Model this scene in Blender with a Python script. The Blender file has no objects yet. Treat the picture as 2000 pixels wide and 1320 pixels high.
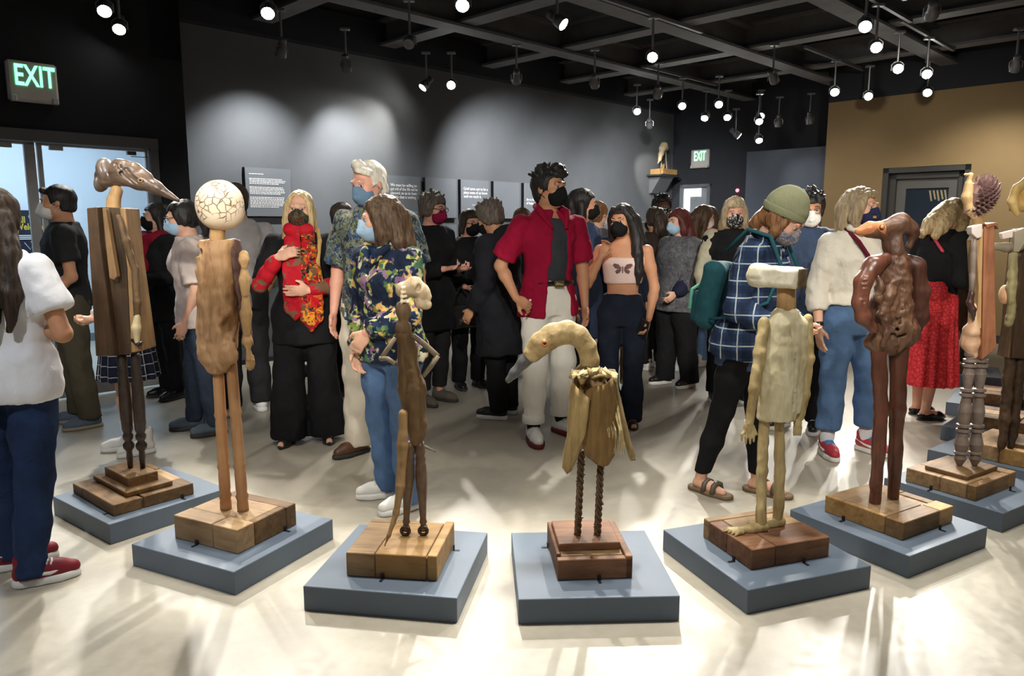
import bpy, math, random
import numpy as np
from mathutils import Vector, Matrix

SC = bpy.context.scene
COL = SC.collection
R2 = math.sqrt(2.0)
rad = math.radians

# ------------------------------------------------------------------ camera
CAM_H, FOC, HORIZON = 1.48, 1450.0, 440.0
cam_d = bpy.data.cameras.new('camera')
cam_d.sensor_width = 36.0
cam_d.lens = 36.0 * FOC / 2000.0
cam_d.clip_end = 80
cam = bpy.data.objects.new('camera', cam_d)
COL.objects.link(cam)
cam.location = (0, 0, CAM_H)
cam.rotation_euler = (math.pi / 2 - math.atan((660 - HORIZON) / FOC), 0, 0)
SC.camera = cam

# ------------------------------------------------------------------ world and exposure
world = bpy.data.worlds.new('gallery_air')
SC.world = world
world.use_nodes = True
world.node_tree.nodes['Background'].inputs[0].default_value = (0.62, 0.66, 0.75, 1)
world.node_tree.nodes['Background'].inputs[1].default_value = 0.10
SC.view_settings.view_transform = 'Standard'
SC.view_settings.look = 'None'
SC.view_settings.gamma = 1.0
SC.view_settings.use_curve_mapping = False
SC.view_settings.exposure = 0.35
cy = SC.cycles
cy.max_bounces = 5; cy.diffuse_bounces = 3; cy.glossy_bounces = 2; cy.transmission_bounces = 3; cy.transparent_max_bounces = 6
cy.use_adaptive_sampling = True; cy.adaptive_threshold = 0.025
cy.caustics_reflective = False; cy.caustics_refractive = False



def UV(u, v, z=0.0):
    """room coordinates: u runs along the slate back wall, v runs towards it"""
    return Vector(((u - v) / R2, (u + v) / R2, z))


def spot(name, loc, target, watts, deg, col=(1, 0.93, 0.82), blend=0.55, r=0.035):
    d = bpy.data.lights.new(name, 'SPOT')
    d.energy = watts
    d.color = col
    d.spot_size = rad(deg)
    d.spot_blend = 1.0 if deg >= 60 else blend
    d.shadow_soft_size = r
    o = bpy.data.objects.new(name, d)
    COL.objects.link(o)
    o.location = loc
    v = Vector(target) - Vector(loc)
    o.rotation_euler = v.to_track_quat('-Z', 'Y').to_euler()
    return o

# the bulk of the ceiling spots is set with their fixtures (track_lights below)

# ------------------------------------------------------------------ object helpers
def link(o, parent=None):
    COL.objects.link(o)
    if parent is not None:
        o.parent = parent
    return o


def tag(o, label=None, cat=None, group=None, kind=None):
    if label: o['label'] = label
    if cat: o['category'] = cat
    if group: o['group'] = group
    if kind: o['kind'] = kind
    return o


def empty(name, loc=(0, 0, 0), rz=0.0, parent=None):
    o = bpy.data.objects.new(name, None)
    o.empty_display_size = 0.1
    link(o, parent)
    o.location = loc
    o.rotation_euler = (0, 0, rz)
    return o


def ob(name, me, mat=None, parent=None, loc=None, rz=None):
    o = bpy.data.objects.new(name, me)
    link(o, parent)
    if mat is not None and len(me.materials) == 0:
        me.materials.append(mat)
    if loc is not None: o.location = loc
    if rz is not None: o.rotation_euler = (0, 0, rz)
    return o


def mesh_np(name, V, Q, smooth=True):
    V = np.asarray(V, np.float32); Q = np.asarray(Q, np.int32)
    me = bpy.data.meshes.new(name)
    n, m, w = len(V), len(Q), Q.shape[1]
    me.vertices.add(n); me.vertices.foreach_set('co', V.ravel())
    me.loops.add(m * w); me.loops.foreach_set('vertex_index', Q.ravel())
    me.polygons.add(m)
    me.polygons.foreach_set('loop_start', np.arange(0, m * w, w, dtype=np.int32))
    if smooth: me.polygons.foreach_set('use_smooth', np.ones(m, bool))
    me.update(calc_edges=True)
    return me


def mesh_py(name, V, Fc, smooth=False):
    me = bpy.data.meshes.new(name)
    me.from_pydata([tuple(map(float, v)) for v in V], [], [tuple(f) for f in Fc])
    me.update()
    if smooth:
        for p in me.polygons: p.use_smooth = True
    return me


def box_vf(c, h, b=0.0, M=None):
    """box centred at c with half sizes h; b>0 chamfers every edge"""
    c = np.array(c, float); h = np.array(h, float)
    if b <= 0:
        V = [c + h * np.array([sx, sy, sz]) for sx in (-1, 1) for sy in (-1, 1) for sz in (-1, 1)]
        Fc = [(0, 1, 3, 2), (4, 6, 7, 5), (0, 4, 5, 1), (2, 3, 7, 6), (0, 2, 6, 4), (1, 5, 7, 3)]
    else:
        b = min(b, 0.49 * 2 * h.min() / 2)
        V = []; ix = {}
        for sx in (-1, 1):
            for sy in (-1, 1):
                for sz in (-1, 1):
                    for ax in range(3):
                        q = h - b; q[ax] = h[ax]
                        ix[sx, sy, sz, ax] = len(V)
                        V.append(c + q * np.array([sx, sy, sz]))
        Fc = []
        def loop4(f): return f
        for ax in range(3):
            o1, o2 = [a for a in range(3) if a != ax]
            for s in (-1, 1):
                f = []
                for a, bb in ((-1, -1), (1, -1), (1, 1), (-1, 1)):
                    k = [0, 0, 0]; k[ax] = s; k[o1] = a; k[o2] = bb
                    f.append(ix[k[0], k[1], k[2], ax])
                Fc.append(f)
        for ax in range(3):
            o1, o2 = [a for a in range(3) if a != ax]
            for a in (-1, 1):
                for bb in (-1, 1):
                    def K(s, w):
                        k = [0, 0, 0]; k[ax] = s; k[o1] = a; k[o2] = bb
                        return ix[k[0], k[1], k[2], w]
                    Fc.append([K(-1, o1), K(1, o1), K(1, o2), K(-1, o2)])
        for sx in (-1, 1):
            for sy in (-1, 1):
                for sz in (-1, 1):
                    Fc.append([ix[sx, sy, sz, 0], ix[sx, sy, sz, 1], ix[sx, sy, sz, 2]])
        # make normals point outwards
        out = []
        for f in Fc:
            p = [V[i] for i in f]
            nn = np.cross(p[1] - p[0], p[2] - p[0]); ctr = sum(p) / len(p) - c
            out.append(f if np.dot(nn, ctr) > 0 else f[::-1])
        Fc = out
    if M is not None:
        V = [np.array(M @ Vector(v)) for v in V]
    return V, Fc


class MB:
    """collects shapes that belong to ONE part"""
    def __init__(s): s.V = []; s.F = []
    def add(s, V, Fc):
        o = len(s.V); s.V += [tuple(map(float, v)) for v in V]
        s.F += [tuple(i + o for i in f) for f in Fc]; return s
    def box(s, c, h, b=0.0, M=None): return s.add(*box_vf(c, h, b, M))
    def tube(s, pts, rr, n=10, cap=True): return s.add(*tube_vf(pts, rr, n, cap))
    def lathe(s, a, b, prof, n=14): return s.add(*lathe_vf(a, b, prof, n))
    def build(s, name, mat, parent=None, smooth=False, loc=None, rz=None):
        me = mesh_py(name, s.V, s.F, smooth)
        return ob(name, me, mat, parent, loc, rz)


def tube_vf(pts, rr, n=10, cap=True):
    pts = [Vector(p) for p in pts]
    if not hasattr(rr, '__len__'): rr = [rr] * len(pts)
    V = []; Fc = []
    up = None
    for i, p in enumerate(pts):
        a = pts[max(i - 1, 0)]; b = pts[min(i + 1, len(pts) - 1)]
        t = (b - a).normalized()
        if up is None:
            up = Vector((0, 0, 1)) if abs(t.z) < .9 else Vector((0, 1, 0))
        x = t.cross(up).normalized(); y = x.cross(t).normalized(); up = y
        for k in range(n):
            w = 2 * math.pi * k / n
            V.append(p + x * math.cos(w) * rr[i] + y * math.sin(w) * rr[i])
    for i in range(len(pts) - 1):
        for k in range(n):
            k2 = (k + 1) % n
            Fc.append((i * n + k, i * n + k2, (i + 1) * n + k2, (i + 1) * n + k))
    if cap:
        Fc.append(tuple(range(n))[::-1]); Fc.append(tuple((len(pts) - 1) * n + k for k in range(n)))
    return V, Fc


def lathe_vf(a, b, prof, n=14):
    """turned shape from a to b; prof = [(t, radius)...]"""
    a = Vector(a); b = Vector(b)
    return tube_vf([a.lerp(b, t) for t, r in prof], [r for t, r in prof], n)


def plate(pts, z0, z1):
    """prism of a polygon outline in x,y"""
    n = len(pts)
    V = [(x, y, z0) for x, y in pts] + [(x, y, z1) for x, y in pts]
    Fc = [tuple(range(n))[::-1], tuple(range(n, 2 * n))] + [(i, (i + 1) % n, n + (i + 1) % n, n + i) for i in range(n)]
    return V, Fc

# ------------------------------------------------------------------ noise
def _hash(ix, iy, iz, seed):
    h = (ix.astype(np.int64) * 374761393 + iy.astype(np.int64) * 668265263 + iz.astype(np.int64) * 2147483647 + seed * 144269) & 0xffffffff
    h = ((h ^ (h >> 13)) * 1274126177) & 0xffffffff
    h = h ^ (h >> 16)
    return (h & 0xffff).astype(np.float32) / 32767.5 - 1.0


def vnoise(P, seed=0):
    i = np.floor(P).astype(np.int64); f = (P - i).astype(np.float32)
    f = f * f * (3 - 2 * f)
    r = 0
    for dx in (0, 1):
        for dy in (0, 1):
            for dz in (0, 1):
                w = (f[:, 0] if dx else 1 - f[:, 0]) * (f[:, 1] if dy else 1 - f[:, 1]) * (f[:, 2] if dz else 1 - f[:, 2])
                r = r + w * _hash(i[:, 0] + dx, i[:, 1] + dy, i[:, 2] + dz, seed)
    return r


def normals(V, Q):
    d1 = V[Q[:, 2]] - V[Q[:, 0]]; d2 = V[Q[:, 3]] - V[Q[:, 1]]
    fn = np.cross(d1, d2); N = np.zeros_like(V)
    for k in range(4): np.add.at(N, Q[:, k], fn)
    return N / (np.linalg.norm(N, axis=1, keepdims=True) + 1e-12)

# ------------------------------------------------------------------ signed-distance sculpting
def _M(R):
    return None if R is None else np.array(R, np.float32)


class SDF:
    """smooth-blended solids, turned into one continuous mesh"""
    def __init__(s, h): s.h = h; s.ops = []
    def _op(s, f, lo, hi, k, mode):
        s.ops.append((f, np.array(lo, float), np.array(hi, float), k, mode)); return s
    def cone(s, a, b, ra, rb=None, k=0.0, mode='u'):
        a = np.array(a, np.float32); b = np.array(b, np.float32); rb = ra if rb is None else rb
        ba = b - a; L2 = float(ba @ ba) + 1e-9
        def f(x, y, z):
            t = np.clip(((x - a[0]) * ba[0] + (y - a[1]) * ba[1] + (z - a[2]) * ba[2]) / L2, 0, 1)
            return np.sqrt((x - a[0] - t * ba[0]) ** 2 + (y - a[1] - t * ba[1]) ** 2 + (z - a[2] - t * ba[2]) ** 2) - (ra + (rb - ra) * t)
        R = max(ra, rb)
        return s._op(f, np.minimum(a, b) - R, np.maximum(a, b) + R, k, mode)
    def chain(s, pts, rr, k=0.01, mode='u'):
        if not hasattr(rr, '__len__'): rr = [rr] * len(pts)
        for i in range(len(pts) - 1): s.cone(pts[i], pts[i + 1], rr[i], rr[i + 1], k, mode)
        return s
    def ell(s, c, r, R=None, k=0.0, mode='u'):
        c = np.array(c, np.float32); r = np.array(r if hasattr(r, '__len__') else [r] * 3, np.float32)
        m = _M(R)
        def f(x, y, z):
            x = x - c[0]; y = y - c[1]; z = z - c[2]
            if m is not None:
                x, y, z = (m[0, 0] * x + m[1, 0] * y + m[2, 0] * z, m[0, 1] * x + m[1, 1] * y + m[2, 1] * z, m[0, 2] * x + m[1, 2] * y + m[2, 2] * z)
            k0 = np.sqrt((x / r[0]) ** 2 + (y / r[1]) ** 2 + (z / r[2]) ** 2)
            k1 = np.sqrt((x / r[0] ** 2) ** 2 + (y / r[1] ** 2) ** 2 + (z / r[2] ** 2) ** 2) + 1e-9
            return k0 * (k0 - 1) / k1
        e = r if m is None else np.abs(m) @ r
        return s._op(f, c - e, c + e, k, mode)
    def box(s, c, hf, R=None, r=0.006, k=0.0, mode='u'):
        c = np.array(c, np.float32); hf = np.array(hf, np.float32); m = _M(R)
        def f(x, y, z):
            x = x - c[0]; y = y - c[1]; z = z - c[2]
            if m is not None:
                x, y, z = (m[0, 0] * x + m[1, 0] * y + m[2, 0] * z, m[0, 1] * x + m[1, 1] * y + m[2, 1] * z, m[0, 2] * x + m[1, 2] * y + m[2, 2] * z)
            qx = np.abs(x) - hf[0] + r; qy = np.abs(y) - hf[1] + r; qz = np.abs(z) - hf[2] + r
            return np.sqrt(np.maximum(qx, 0) ** 2 + np.maximum(qy, 0) ** 2 + np.maximum(qz, 0) ** 2) + np.minimum(np.maximum(qx, np.maximum(qy, qz)), 0) - r
        e = hf if m is None else np.abs(m) @ hf
        return s._op(f, c - e, c + e, k, mode)
    def loft(s, st, M=None, k=0.0, mode='u', n=2.0, pleat=(0, 0.0, 0.0)):
        """elliptic sections stacked along local z: st = [(z, rx, ry, cx, cy)...]; M = 4x4 placing the stack"""
        st = np.array([tuple(t) + (0,) * (5 - len(t)) for t in st], np.float32); st = st[np.argsort(st[:, 0])]
        Mi = None if M is None else np.array(M.inverted(), np.float32)
        np_, amp, ph = pleat
        def f(x, y, z):
            if Mi is not None:
                x, y, z = (Mi[0, 0] * x + Mi[0, 1] * y + Mi[0, 2] * z + Mi[0, 3], Mi[1, 0] * x + Mi[1, 1] * y + Mi[1, 2] * z + Mi[1, 3], Mi[2, 0] * x + Mi[2, 1] * y + Mi[2, 2] * z + Mi[2, 3])
            else:
                x, y, z = np.broadcast_arrays(x, y, z)
            zz = z.ravel()
            rx, ry, cx, cy = [np.interp(zz, st[:, 0], st[:, i]).reshape(z.shape).astype(np.float32) for i in (1, 2, 3, 4)]
            a = (x - cx) / rx; b = (y - cy) / ry
            q = np.sqrt(a * a + b * b) if n == 2.0 else (np.abs(a) ** n + np.abs(b) ** n) ** (1 / n)
            if np_:
                tt = np.clip((st[-1, 0] - z) / (st[-1, 0] - st[0, 0]), 0, 1)
                q = q / (1 + amp * tt * np.cos(np_ * np.arctan2(b, a) + ph))
            d = (q - 1) * np.minimum(rx, ry)
            return np.maximum(d, np.maximum(st[0, 0] - z, z - st[-1, 0]))
        ex = float((np.abs(st[:, 3]) + st[:, 1]).max()) * (1 + amp); ey = float((np.abs(st[:, 4]) + st[:, 2]).max()) * (1 + amp)
        cs = [Vector((sx * ex, sy * ey, zz)) for sx in (-1, 1) for sy in (-1, 1) for zz in (st[0, 0], st[-1, 0])]
        if M is not None: cs = [M @ c for c in cs]
        cs = np.array([tuple(c) for c in cs])
        return s._op(f, cs.min(0), cs.max(0), k, mode)
    def cut(s, p, nrm, k=0.0):
        """removes the side that nrm points to"""
        p = np.array(p, float); nn = np.array(Vector(nrm).normalized(), float)
        def f(x, y, z): return -((x - p[0]) * nn[0] + (y - p[1]) * nn[1] + (z - p[2]) * nn[2])
        return s._op(f, [-9] * 3, [9] * 3, k, 's')
    def warp(s, fn):
        s.ops.append((fn, None, None, 0, 'w')); return s
    def arrays(s, amp=0.0, freq=20.0, seed=0, amp2=0.0, freq2=60.0, stretch=(1, 1, 1)):
        h = s.h
        U = [o for o in s.ops if o[4] == 'u']
        lo = np.min([o[1] - o[3] * .3 for o in U], 0) - 3 * h; hi = np.max([o[2] + o[3] * .3 for o in U], 0) + 3 * h
        n = np.ceil((hi - lo) / h).astype(int) + 1
        ax = [(lo[i] + h * np.arange(n[i])).astype(np.float32) for i in range(3)]
        Fd = np.full(n, 0.08, np.float32)
        for f, a, b, k, mode in s.ops:
            pad = k + 3 * h
            i0 = np.clip(np.floor((a - pad - lo) / h).astype(int), 0, n - 1); i1 = np.clip(np.ceil((b + pad - lo) / h).astype(int) + 1, 1, n)
            if (i1 <= i0).any(): continue
            sl = tuple(slice(i0[i], i1[i]) for i in range(3))
            d = f(ax[0][sl[0]][:, None, None], ax[1][sl[1]][None, :, None], ax[2][sl[2]][None, None, :])
            A = Fd[sl]
            if mode == 'u':
                d = np.minimum(d, 0.08)
                if k > 0:
                    t = np.clip(.5 + .5 * (A - d) / k, 0, 1); Fd[sl] = A * (1 - t) + d * t - k * t * (1 - t)
                else: Fd[sl] = np.minimum(A, d)
            else:
                d = np.broadcast_to(-d, A.shape)
                if k > 0:
                    t = np.clip(.5 - .5 * (A - d) / k, 0, 1); Fd[sl] = A * (1 - t) + d * t + k * t * (1 - t)
                else: Fd[sl] = np.maximum(A, d)
        V, Q = nets(Fd, lo, h)
        if amp or amp2:
            N = normals(V, Q)
            sv = np.array(stretch, np.float32)
            dd = 0
            if amp: dd = dd + amp * vnoise(V * sv * freq, seed) + .5 * amp * vnoise(V * sv * freq * 2.1, seed + 3)
            if amp2: dd = dd + amp2 * vnoise(V * sv * freq2, seed + 7)
            V = V + N * dd[:, None]
        return V, Q
    def mesh(s, name, **kw):
        return mesh_np(name, *s.arrays(**kw))
    def obj(s, name, mat, parent=None, **kw):
        return ob(name, s.mesh(name, **kw), mat, parent)


def nets(Fd, lo, h):
    neg = Fd < 0
    c = np.zeros(tuple(np.array(Fd.shape) - 1), np.uint8)
    O = [(a, b, d) for a in (0, 1) for b in (0, 1) for d in (0, 1)]
    S = c.shape
    for a, b, d in O: c += neg[a:a + S[0], b:b + S[1], d:d + S[2]]
    act = (c > 0) & (c < 8)
    idx = np.argwhere(act)
    vid = np.full(S, -1, np.int32); vid[act] = np.arange(len(idx), dtype=np.int32)
    pos = np.zeros((len(idx), 3), np.float32); cnt = np.zeros(len(idx), np.float32)
    fv = {o: Fd[idx[:, 0] + o[0], idx[:, 1] + o[1], idx[:, 2] + o[2]] for o in O}
    for o in O:
        for axx in range(3):
            if o[axx]: continue
            o2 = list(o); o2[axx] = 1; o2 = tuple(o2)
            f1, f2 = fv[o], fv[o2]; m = (f1 < 0) != (f2 < 0)
            t = f1[m] / (f1[m] - f2[m])
            p = np.repeat(np.array([o], np.float32), m.sum(), 0); p[:, axx] += t
            pos[m] += p; cnt[m] += 1
    V = np.asarray(lo, np.float32) + (idx + pos / cnt[:, None]) * h
    Qs = []
    for axx in range(3):
        b1, b2 = [(1, 2), (2, 0), (0, 1)][axx]
        sl0 = [slice(None)] * 3; sl1 = [slice(None)] * 3
        sl0[axx] = slice(0, -1); sl1[axx] = slice(1, None)
        for bb in (b1, b2): sl0[bb] = slice(1, -1); sl1[bb] = slice(1, -1)
        A = neg[tuple(sl0)]; B = neg[tuple(sl1)]
        for flip, m in ((False, A & ~B), (True, B & ~A)):
            e = np.argwhere(m)
            if not len(e): continue
            e[:, b1] += 1; e[:, b2] += 1
            def cell(d1, d2):
                q = e.copy(); q[:, b1] += d1; q[:, b2] += d2
                return vid[q[:, 0], q[:, 1], q[:, 2]]
            q = np.stack([cell(-1, -1), cell(0, -1), cell(0, 0), cell(-1, 0)], 1)
            Qs.append(q[:, ::-1] if flip else q)
    return V, np.concatenate(Qs)


def rotm(x=0, y=0, z=0):
    return np.array((Matrix.Rotation(rad(z), 3, 'Z') @ Matrix.Rotation(rad(y), 3, 'Y') @ Matrix.Rotation(rad(x), 3, 'X')))

# ------------------------------------------------------------------ materials
_mats = {}


class NT:
    def __init__(s, name):
        s.m = bpy.data.materials.new(name); s.m.use_nodes = True
        s.t = s.m.node_tree; s.b = s.t.nodes['Principled BSDF']; s._tc = None
    def n(s, typ, **kw):
        x = s.t.nodes.new(typ)
        for k, v in kw.items():
            if hasattr(x, k): setattr(x, k, v)
        return x
    def l(s, a, b): s.t.links.new(a, b)
    def co(s, scale=(1, 1, 1), rot=(0, 0, 0)):
        if s._tc is None: s._tc = s.n('ShaderNodeTexCoord')
        mp = s.n('ShaderNodeMapping'); mp.inputs['Scale'].default_value = scale; mp.inputs['Rotation'].default_value = rot
        s.l(s._tc.outputs['Object'], mp.inputs[0]); return mp.outputs[0]
    def noise(s, vec, scale=5, detail=3, rough=.55, dist=0.0):
        x = s.n('ShaderNodeTexNoise'); s.l(vec, x.inputs['Vector'])
        x.inputs['Scale'].default_value = scale; x.inputs['Detail'].default_value = detail
        x.inputs['Roughness'].default_value = rough; x.inputs['Distortion'].default_value = dist
        return x.outputs['Fac']
    def ramp(s, fac, stops, interp='LINEAR'):
        x = s.n('ShaderNodeValToRGB'); x.color_ramp.interpolation = interp
        e = x.color_ramp.elements
        while len(e) < len(stops): e.new(0.5)
        for i, (p, c) in enumerate(stops):
            e[i].position = p; e[i].color = tuple(c) + (1,) * (4 - len(c))
        s.l(fac, x.inputs[0]); return x.outputs[0]
    def math(s, op, a, b=None):
        x = s.n('ShaderNodeMath', operation=op)
        for i, v in enumerate((a, b)):
            if v is None: continue
            if isinstance(v, (int, float)): x.inputs[i].default_value = v
            else: s.l(v, x.inputs[i])
        return x.outputs[0]
    def mix(s, fac, a, b, mode='MIX'):
        x = s.n('ShaderNodeMix', data_type='RGBA', blend_type=mode)
        for sock, v in ((x.inputs[0], fac), (x.inputs[6], a), (x.inputs[7], b)):
            if isinstance(v, (int, float)): sock.default_value = v
            elif isinstance(v, tuple): sock.default_value = v + (1,) * (4 - len(v))
            else: s.l(v, sock)
        return x.outputs[2]
    def bump(s, height, strength=.3, dist=.01):
        x = s.n('ShaderNodeBump'); x.inputs['Strength'].default_value = strength; x.inputs['Distance'].default_value = dist
        s.l(height, x.inputs['Height']); s.l(x.outputs[0], s.b.inputs['Normal'])
    def col(s, c):
        if isinstance(c, tuple): s.b.inputs['Base Color'].default_value = c + (1,) * (4 - len(c))
        else: s.l(c, s.b.inputs['Base Color'])
    def fin(s, rough=.6, spec=.4, metal=0.0):
        s.b.inputs['Roughness'].default_value = rough
        s.b.inputs['Specular IOR Level'].default_value = spec
        s.b.inputs['Metallic'].default_value = metal
        return s.m


def sr(r, g, b):
    """8-bit display colour to linear"""
    f = lambda c: (c / 255 / 12.92) if c <= 10 else ((c / 255 + .055) / 1.055) ** 2.4
    return (f(r), f(g), f(b))


def cache(fn):
    def g(name, *a, **k):
        if name not in _mats: _mats[name] = fn(name, *a, **k)
        return _mats[name]
    return g


@cache
def plain(name, c, rough=.6, spec=.3, metal=0.0, var=.12, scale=8, bump=0.0, bscale=60, stretch=(1, 1, 1)):
    t = NT(name)
    f = t.noise(t.co(stretch), scale, 4)
    a = tuple(x * (1 - var) for x in c); b = tuple(min(1, x * (1 + var)) for x in c)
    t.col(t.ramp(f, [(.3, a), (.7, b)]))
    if bump: t.bump(t.noise(t.co(stretch), bscale, 3), bump)
    return t.fin(rough, spec, metal)


@cache
def wood(name, dark, light, grain=(1, 1, .08), scale=38, rough=.6, knots=.35, spec=.25, bump=.35):
    t = NT(name)
    v = t.co(grain)
    f1 = t.noise(v, scale, 5, .65, .6)
    f2 = t.noise(t.co((1, 1, 1)), 5, 3)
    oi = t.n('ShaderNodeObjectInfo')
    c = t.ramp(f1, [(.28, dark), (.72, light)])
    c = t.mix(knots, c, t.ramp(f2, [(.35, dark), (.65, light)]))
    r = t.math('MULTIPLY_ADD', oi.outputs['Random'], .5)
    t.t.nodes[r.node.name].inputs[2].default_value = .72
    g = t.n('ShaderNodeCombineColor')
    for i in range(3): t.l(r, g.inputs[i])
    t.col(t.mix(1.0, c, g.outputs[0], 'MULTIPLY'))
    t.bump(f1, bump, .006)
    return t.fin(rough, spec)


@cache
def fabric(name, c, rough=.85, var=.15, weave=900, bump=.15):
    t = NT(name)
    f = t.noise(t.co(), 9, 4)
    a = tuple(x * (1 - var) for x in c); b = tuple(min(1, x * (1 + var)) for x in c)
    t.col(t.ramp(f, [(.3, a), (.7, b)]))
    w1 = t.noise(t.co((1, 1.1, .55), (.5, .3, .2)), 13, 4, .6, .5)
    t.bump(t.math('ADD', t.math('MULTIPLY', t.noise(t.co(), 60, 3), .25), w1), min(1, bump * 3.2), .014)
    return t.fin(rough, .15)


@cache
def print_fabric(name, cols, scale=9, dist=1.5, base=None, cut=.5, rough=.8):
    """blotchy printed cloth: voronoi patches recoloured, warped by noise"""
    t = NT(name)
    v = t.co()
    nz = t.n('ShaderNodeTexNoise'); t.l(v, nz.inputs['Vector']); nz.inputs['Scale'].default_value = scale * .8; nz.inputs['Detail'].default_value = 3
    mx = t.mix(.12 * dist, v, nz.outputs['Color'], 'ADD')
    vo = t.n('ShaderNodeTexVoronoi'); t.l(mx, vo.inputs['Vector']); vo.inputs['Scale'].default_value = scale
    sep = t.n('ShaderNodeSeparateColor'); t.l(vo.outputs['Color'], sep.inputs[0])
    n = len(cols)
    c = t.ramp(sep.outputs[0], [(i / n, q) for i, q in enumerate(cols)], 'CONSTANT')
    vo2 = t.n('ShaderNodeTexVoronoi'); t.l(mx, vo2.inputs['Vector']); vo2.inputs['Scale'].default_value = scale * 2.7
    sep2 = t.n('ShaderNodeSeparateColor'); t.l(vo2.outputs['Color'], sep2.inputs[0])
    c2 = t.ramp(sep2.outputs[1], [(i / n, q) for i, q in enumerate(cols[::-1])], 'CONSTANT')
    f = t.noise(v, scale * 1.3, 3)
    c = t.mix(t.ramp(f, [(cut - .03, (0, 0, 0)), (cut + .03, (1, 1, 1))]), c, c2)
    if base is not None:
        f3 = t.noise(t.co((1, 1.2, .9)), scale * .7, 2)
        c = t.mix(t.ramp(f3, [(.52, (0, 0, 0)), (.56, (1, 1, 1))]), c, base)
    t.col(c); t.bump(t.noise(t.co((1, 1.1, .55), (.5, .3, .2)), 13, 4, .6, .5), .45, .014)
    return t.fin(rough, .15)


@cache
def plaid(name, base, c1, c2, p=.09, w=.12, rough=.85, mode=0):
    t = NT(name)
    sep = t.n('ShaderNodeSeparateXYZ'); t.l(t.co(), sep.inputs[0])
    def stripe(o, per, off, width):
        q = t.math('FRACT', t.math('ADD', t.math('DIVIDE', o, per), off))
        return t.math('LESS_THAN', t.math('ABSOLUTE', t.math('SUBTRACT', q, .5)), width)
    if mode == 1: hx = t.math('ADD', sep.outputs[1], t.math('MULTIPLY', sep.outputs[0], -.15))
    elif mode == 2: hx = t.math('MULTIPLY', t.math('ARCTAN2', sep.outputs[1], sep.outputs[0]), .2)
    else: hx = sep.outputs[0]
    c = base
    c = t.mix(t.math('MULTIPLY', stripe(hx, p, .0, .25), .6), c, c1)
    c = t.mix(t.math('MULTIPLY', stripe(sep.outputs[2], p, .0, .25), .6), c, c1)
    c = t.mix(stripe(hx, p, .5, w * .35), c, c2)
    c = t.mix(stripe(sep.outputs[2], p, .5, w * .35), c, c2)
    t.col(c); t.bump(t.noise(t.co((1, 1.1, .55), (.5, .3, .2)), 13, 4, .6, .5), .45, .014)
    return t.fin(rough, .15)


@cache
def hairmat(name, dark, light, rough=.5):
    t = NT(name)
    f = t.noise(t.co((1, 1, .12)), 95, 4, .6)
    t.col(t.ramp(f, [(.32, dark), (.68, light)]))
    t.bump(f, .55, .006)
    return t.fin(rough, .35)


@cache
def skinmat(name, c):
    t = NT(name)
    f = t.noise(t.co(), 14, 3)
    a = tuple(x * .9 for x in c); b = (min(1, c[0] * 1.08), c[1] * 1.02, c[2])
    t.col(t.ramp(f, [(.35, a), (.7, b)]))
    t.b.inputs['Subsurface Weight'].default_value = 0.0
    t.bump(t.noise(t.co(), 220, 2), .05, .002)
    return t.fin(.52, .3)


@cache
def glow(name, c, strength):
    t = NT(name)
    t.b.inputs['Base Color'].default_value = (.8, .8, .8, 1)
    t.b.inputs['Emission Color'].default_value = tuple(c) + (1,)
    t.b.inputs['Emission Strength'].default_value = strength
    return t.fin(.3)


@cache
def glassmat(name, tint=(.93, .97, 1)):
    t = NT(name)
    g = t.n('ShaderNodeBsdfGlossy'); g.inputs['Roughness'].default_value = .02
    tr = t.n('ShaderNodeBsdfTransparent'); tr.inputs[0].default_value = tuple(tint) + (1,)
    fr = t.n('ShaderNodeFresnel'); fr.inputs[0].default_value = 1.45
    mx = t.n('ShaderNodeMixShader')
    t.l(fr.outputs[0], mx.inputs[0]); t.l(tr.outputs[0], mx.inputs[1]); t.l(g.outputs[0], mx.inputs[2])
    t.l(mx.outputs[0], t.t.nodes['Material Output'].inputs[0])
    return t.m

# ================================================================== SETTING
RZ45 = math.pi / 4
M_wall = plain('slate_wall_paint', (.130, .138, .146), .75, .2, var=.05, scale=3, bump=.04, bscale=120)
M_black = plain('black_wall_paint', (.022, .023, .026), .8, .2, var=.1, scale=3)
M_far = plain('charcoal_wall_paint', (.03, .033, .04), .8, .2, var=.08, scale=3)
M_tan = plain('ochre_brown_wall', (.26, .185, .095), .75, .2, var=.05, scale=2, bump=.05, bscale=150)
M_partition = plain('blue_grey_partition_paint', (.07, .082, .105), .75, .2, var=.05, scale=3)
M_frame = plain('grey_door_metal', (.10, .10, .10), .5, .4, var=.05)
M_darkframe = plain('dark_door_metal', (.045, .045, .045), .5, .4, var=.05)
M_white = plain('corridor_white_paint', (.66, .74, .80), .7, .2, var=.02, scale=2)
M_edge = plain('black_panel_edge', (.008, .008, .009), .6, .2)
M_ceil = plain('black_ceiling_paint', (.05, .05, .052), .85, .15, var=.15)
M_beam = plain('dark_grey_beam_paint', (.15, .15, .155), .7, .25, var=.12, scale=5)
M_metal = plain('brushed_lamp_metal', (.34, .34, .35), .38, .5, .7, var=.1)
M_lampblack = plain('lamp_housing_grey', (.16, .16, .17), .45, .5, .3)
M_ink = plain('white_lettering', (.86, .86, .84), .6, .2, var=.02)


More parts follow.
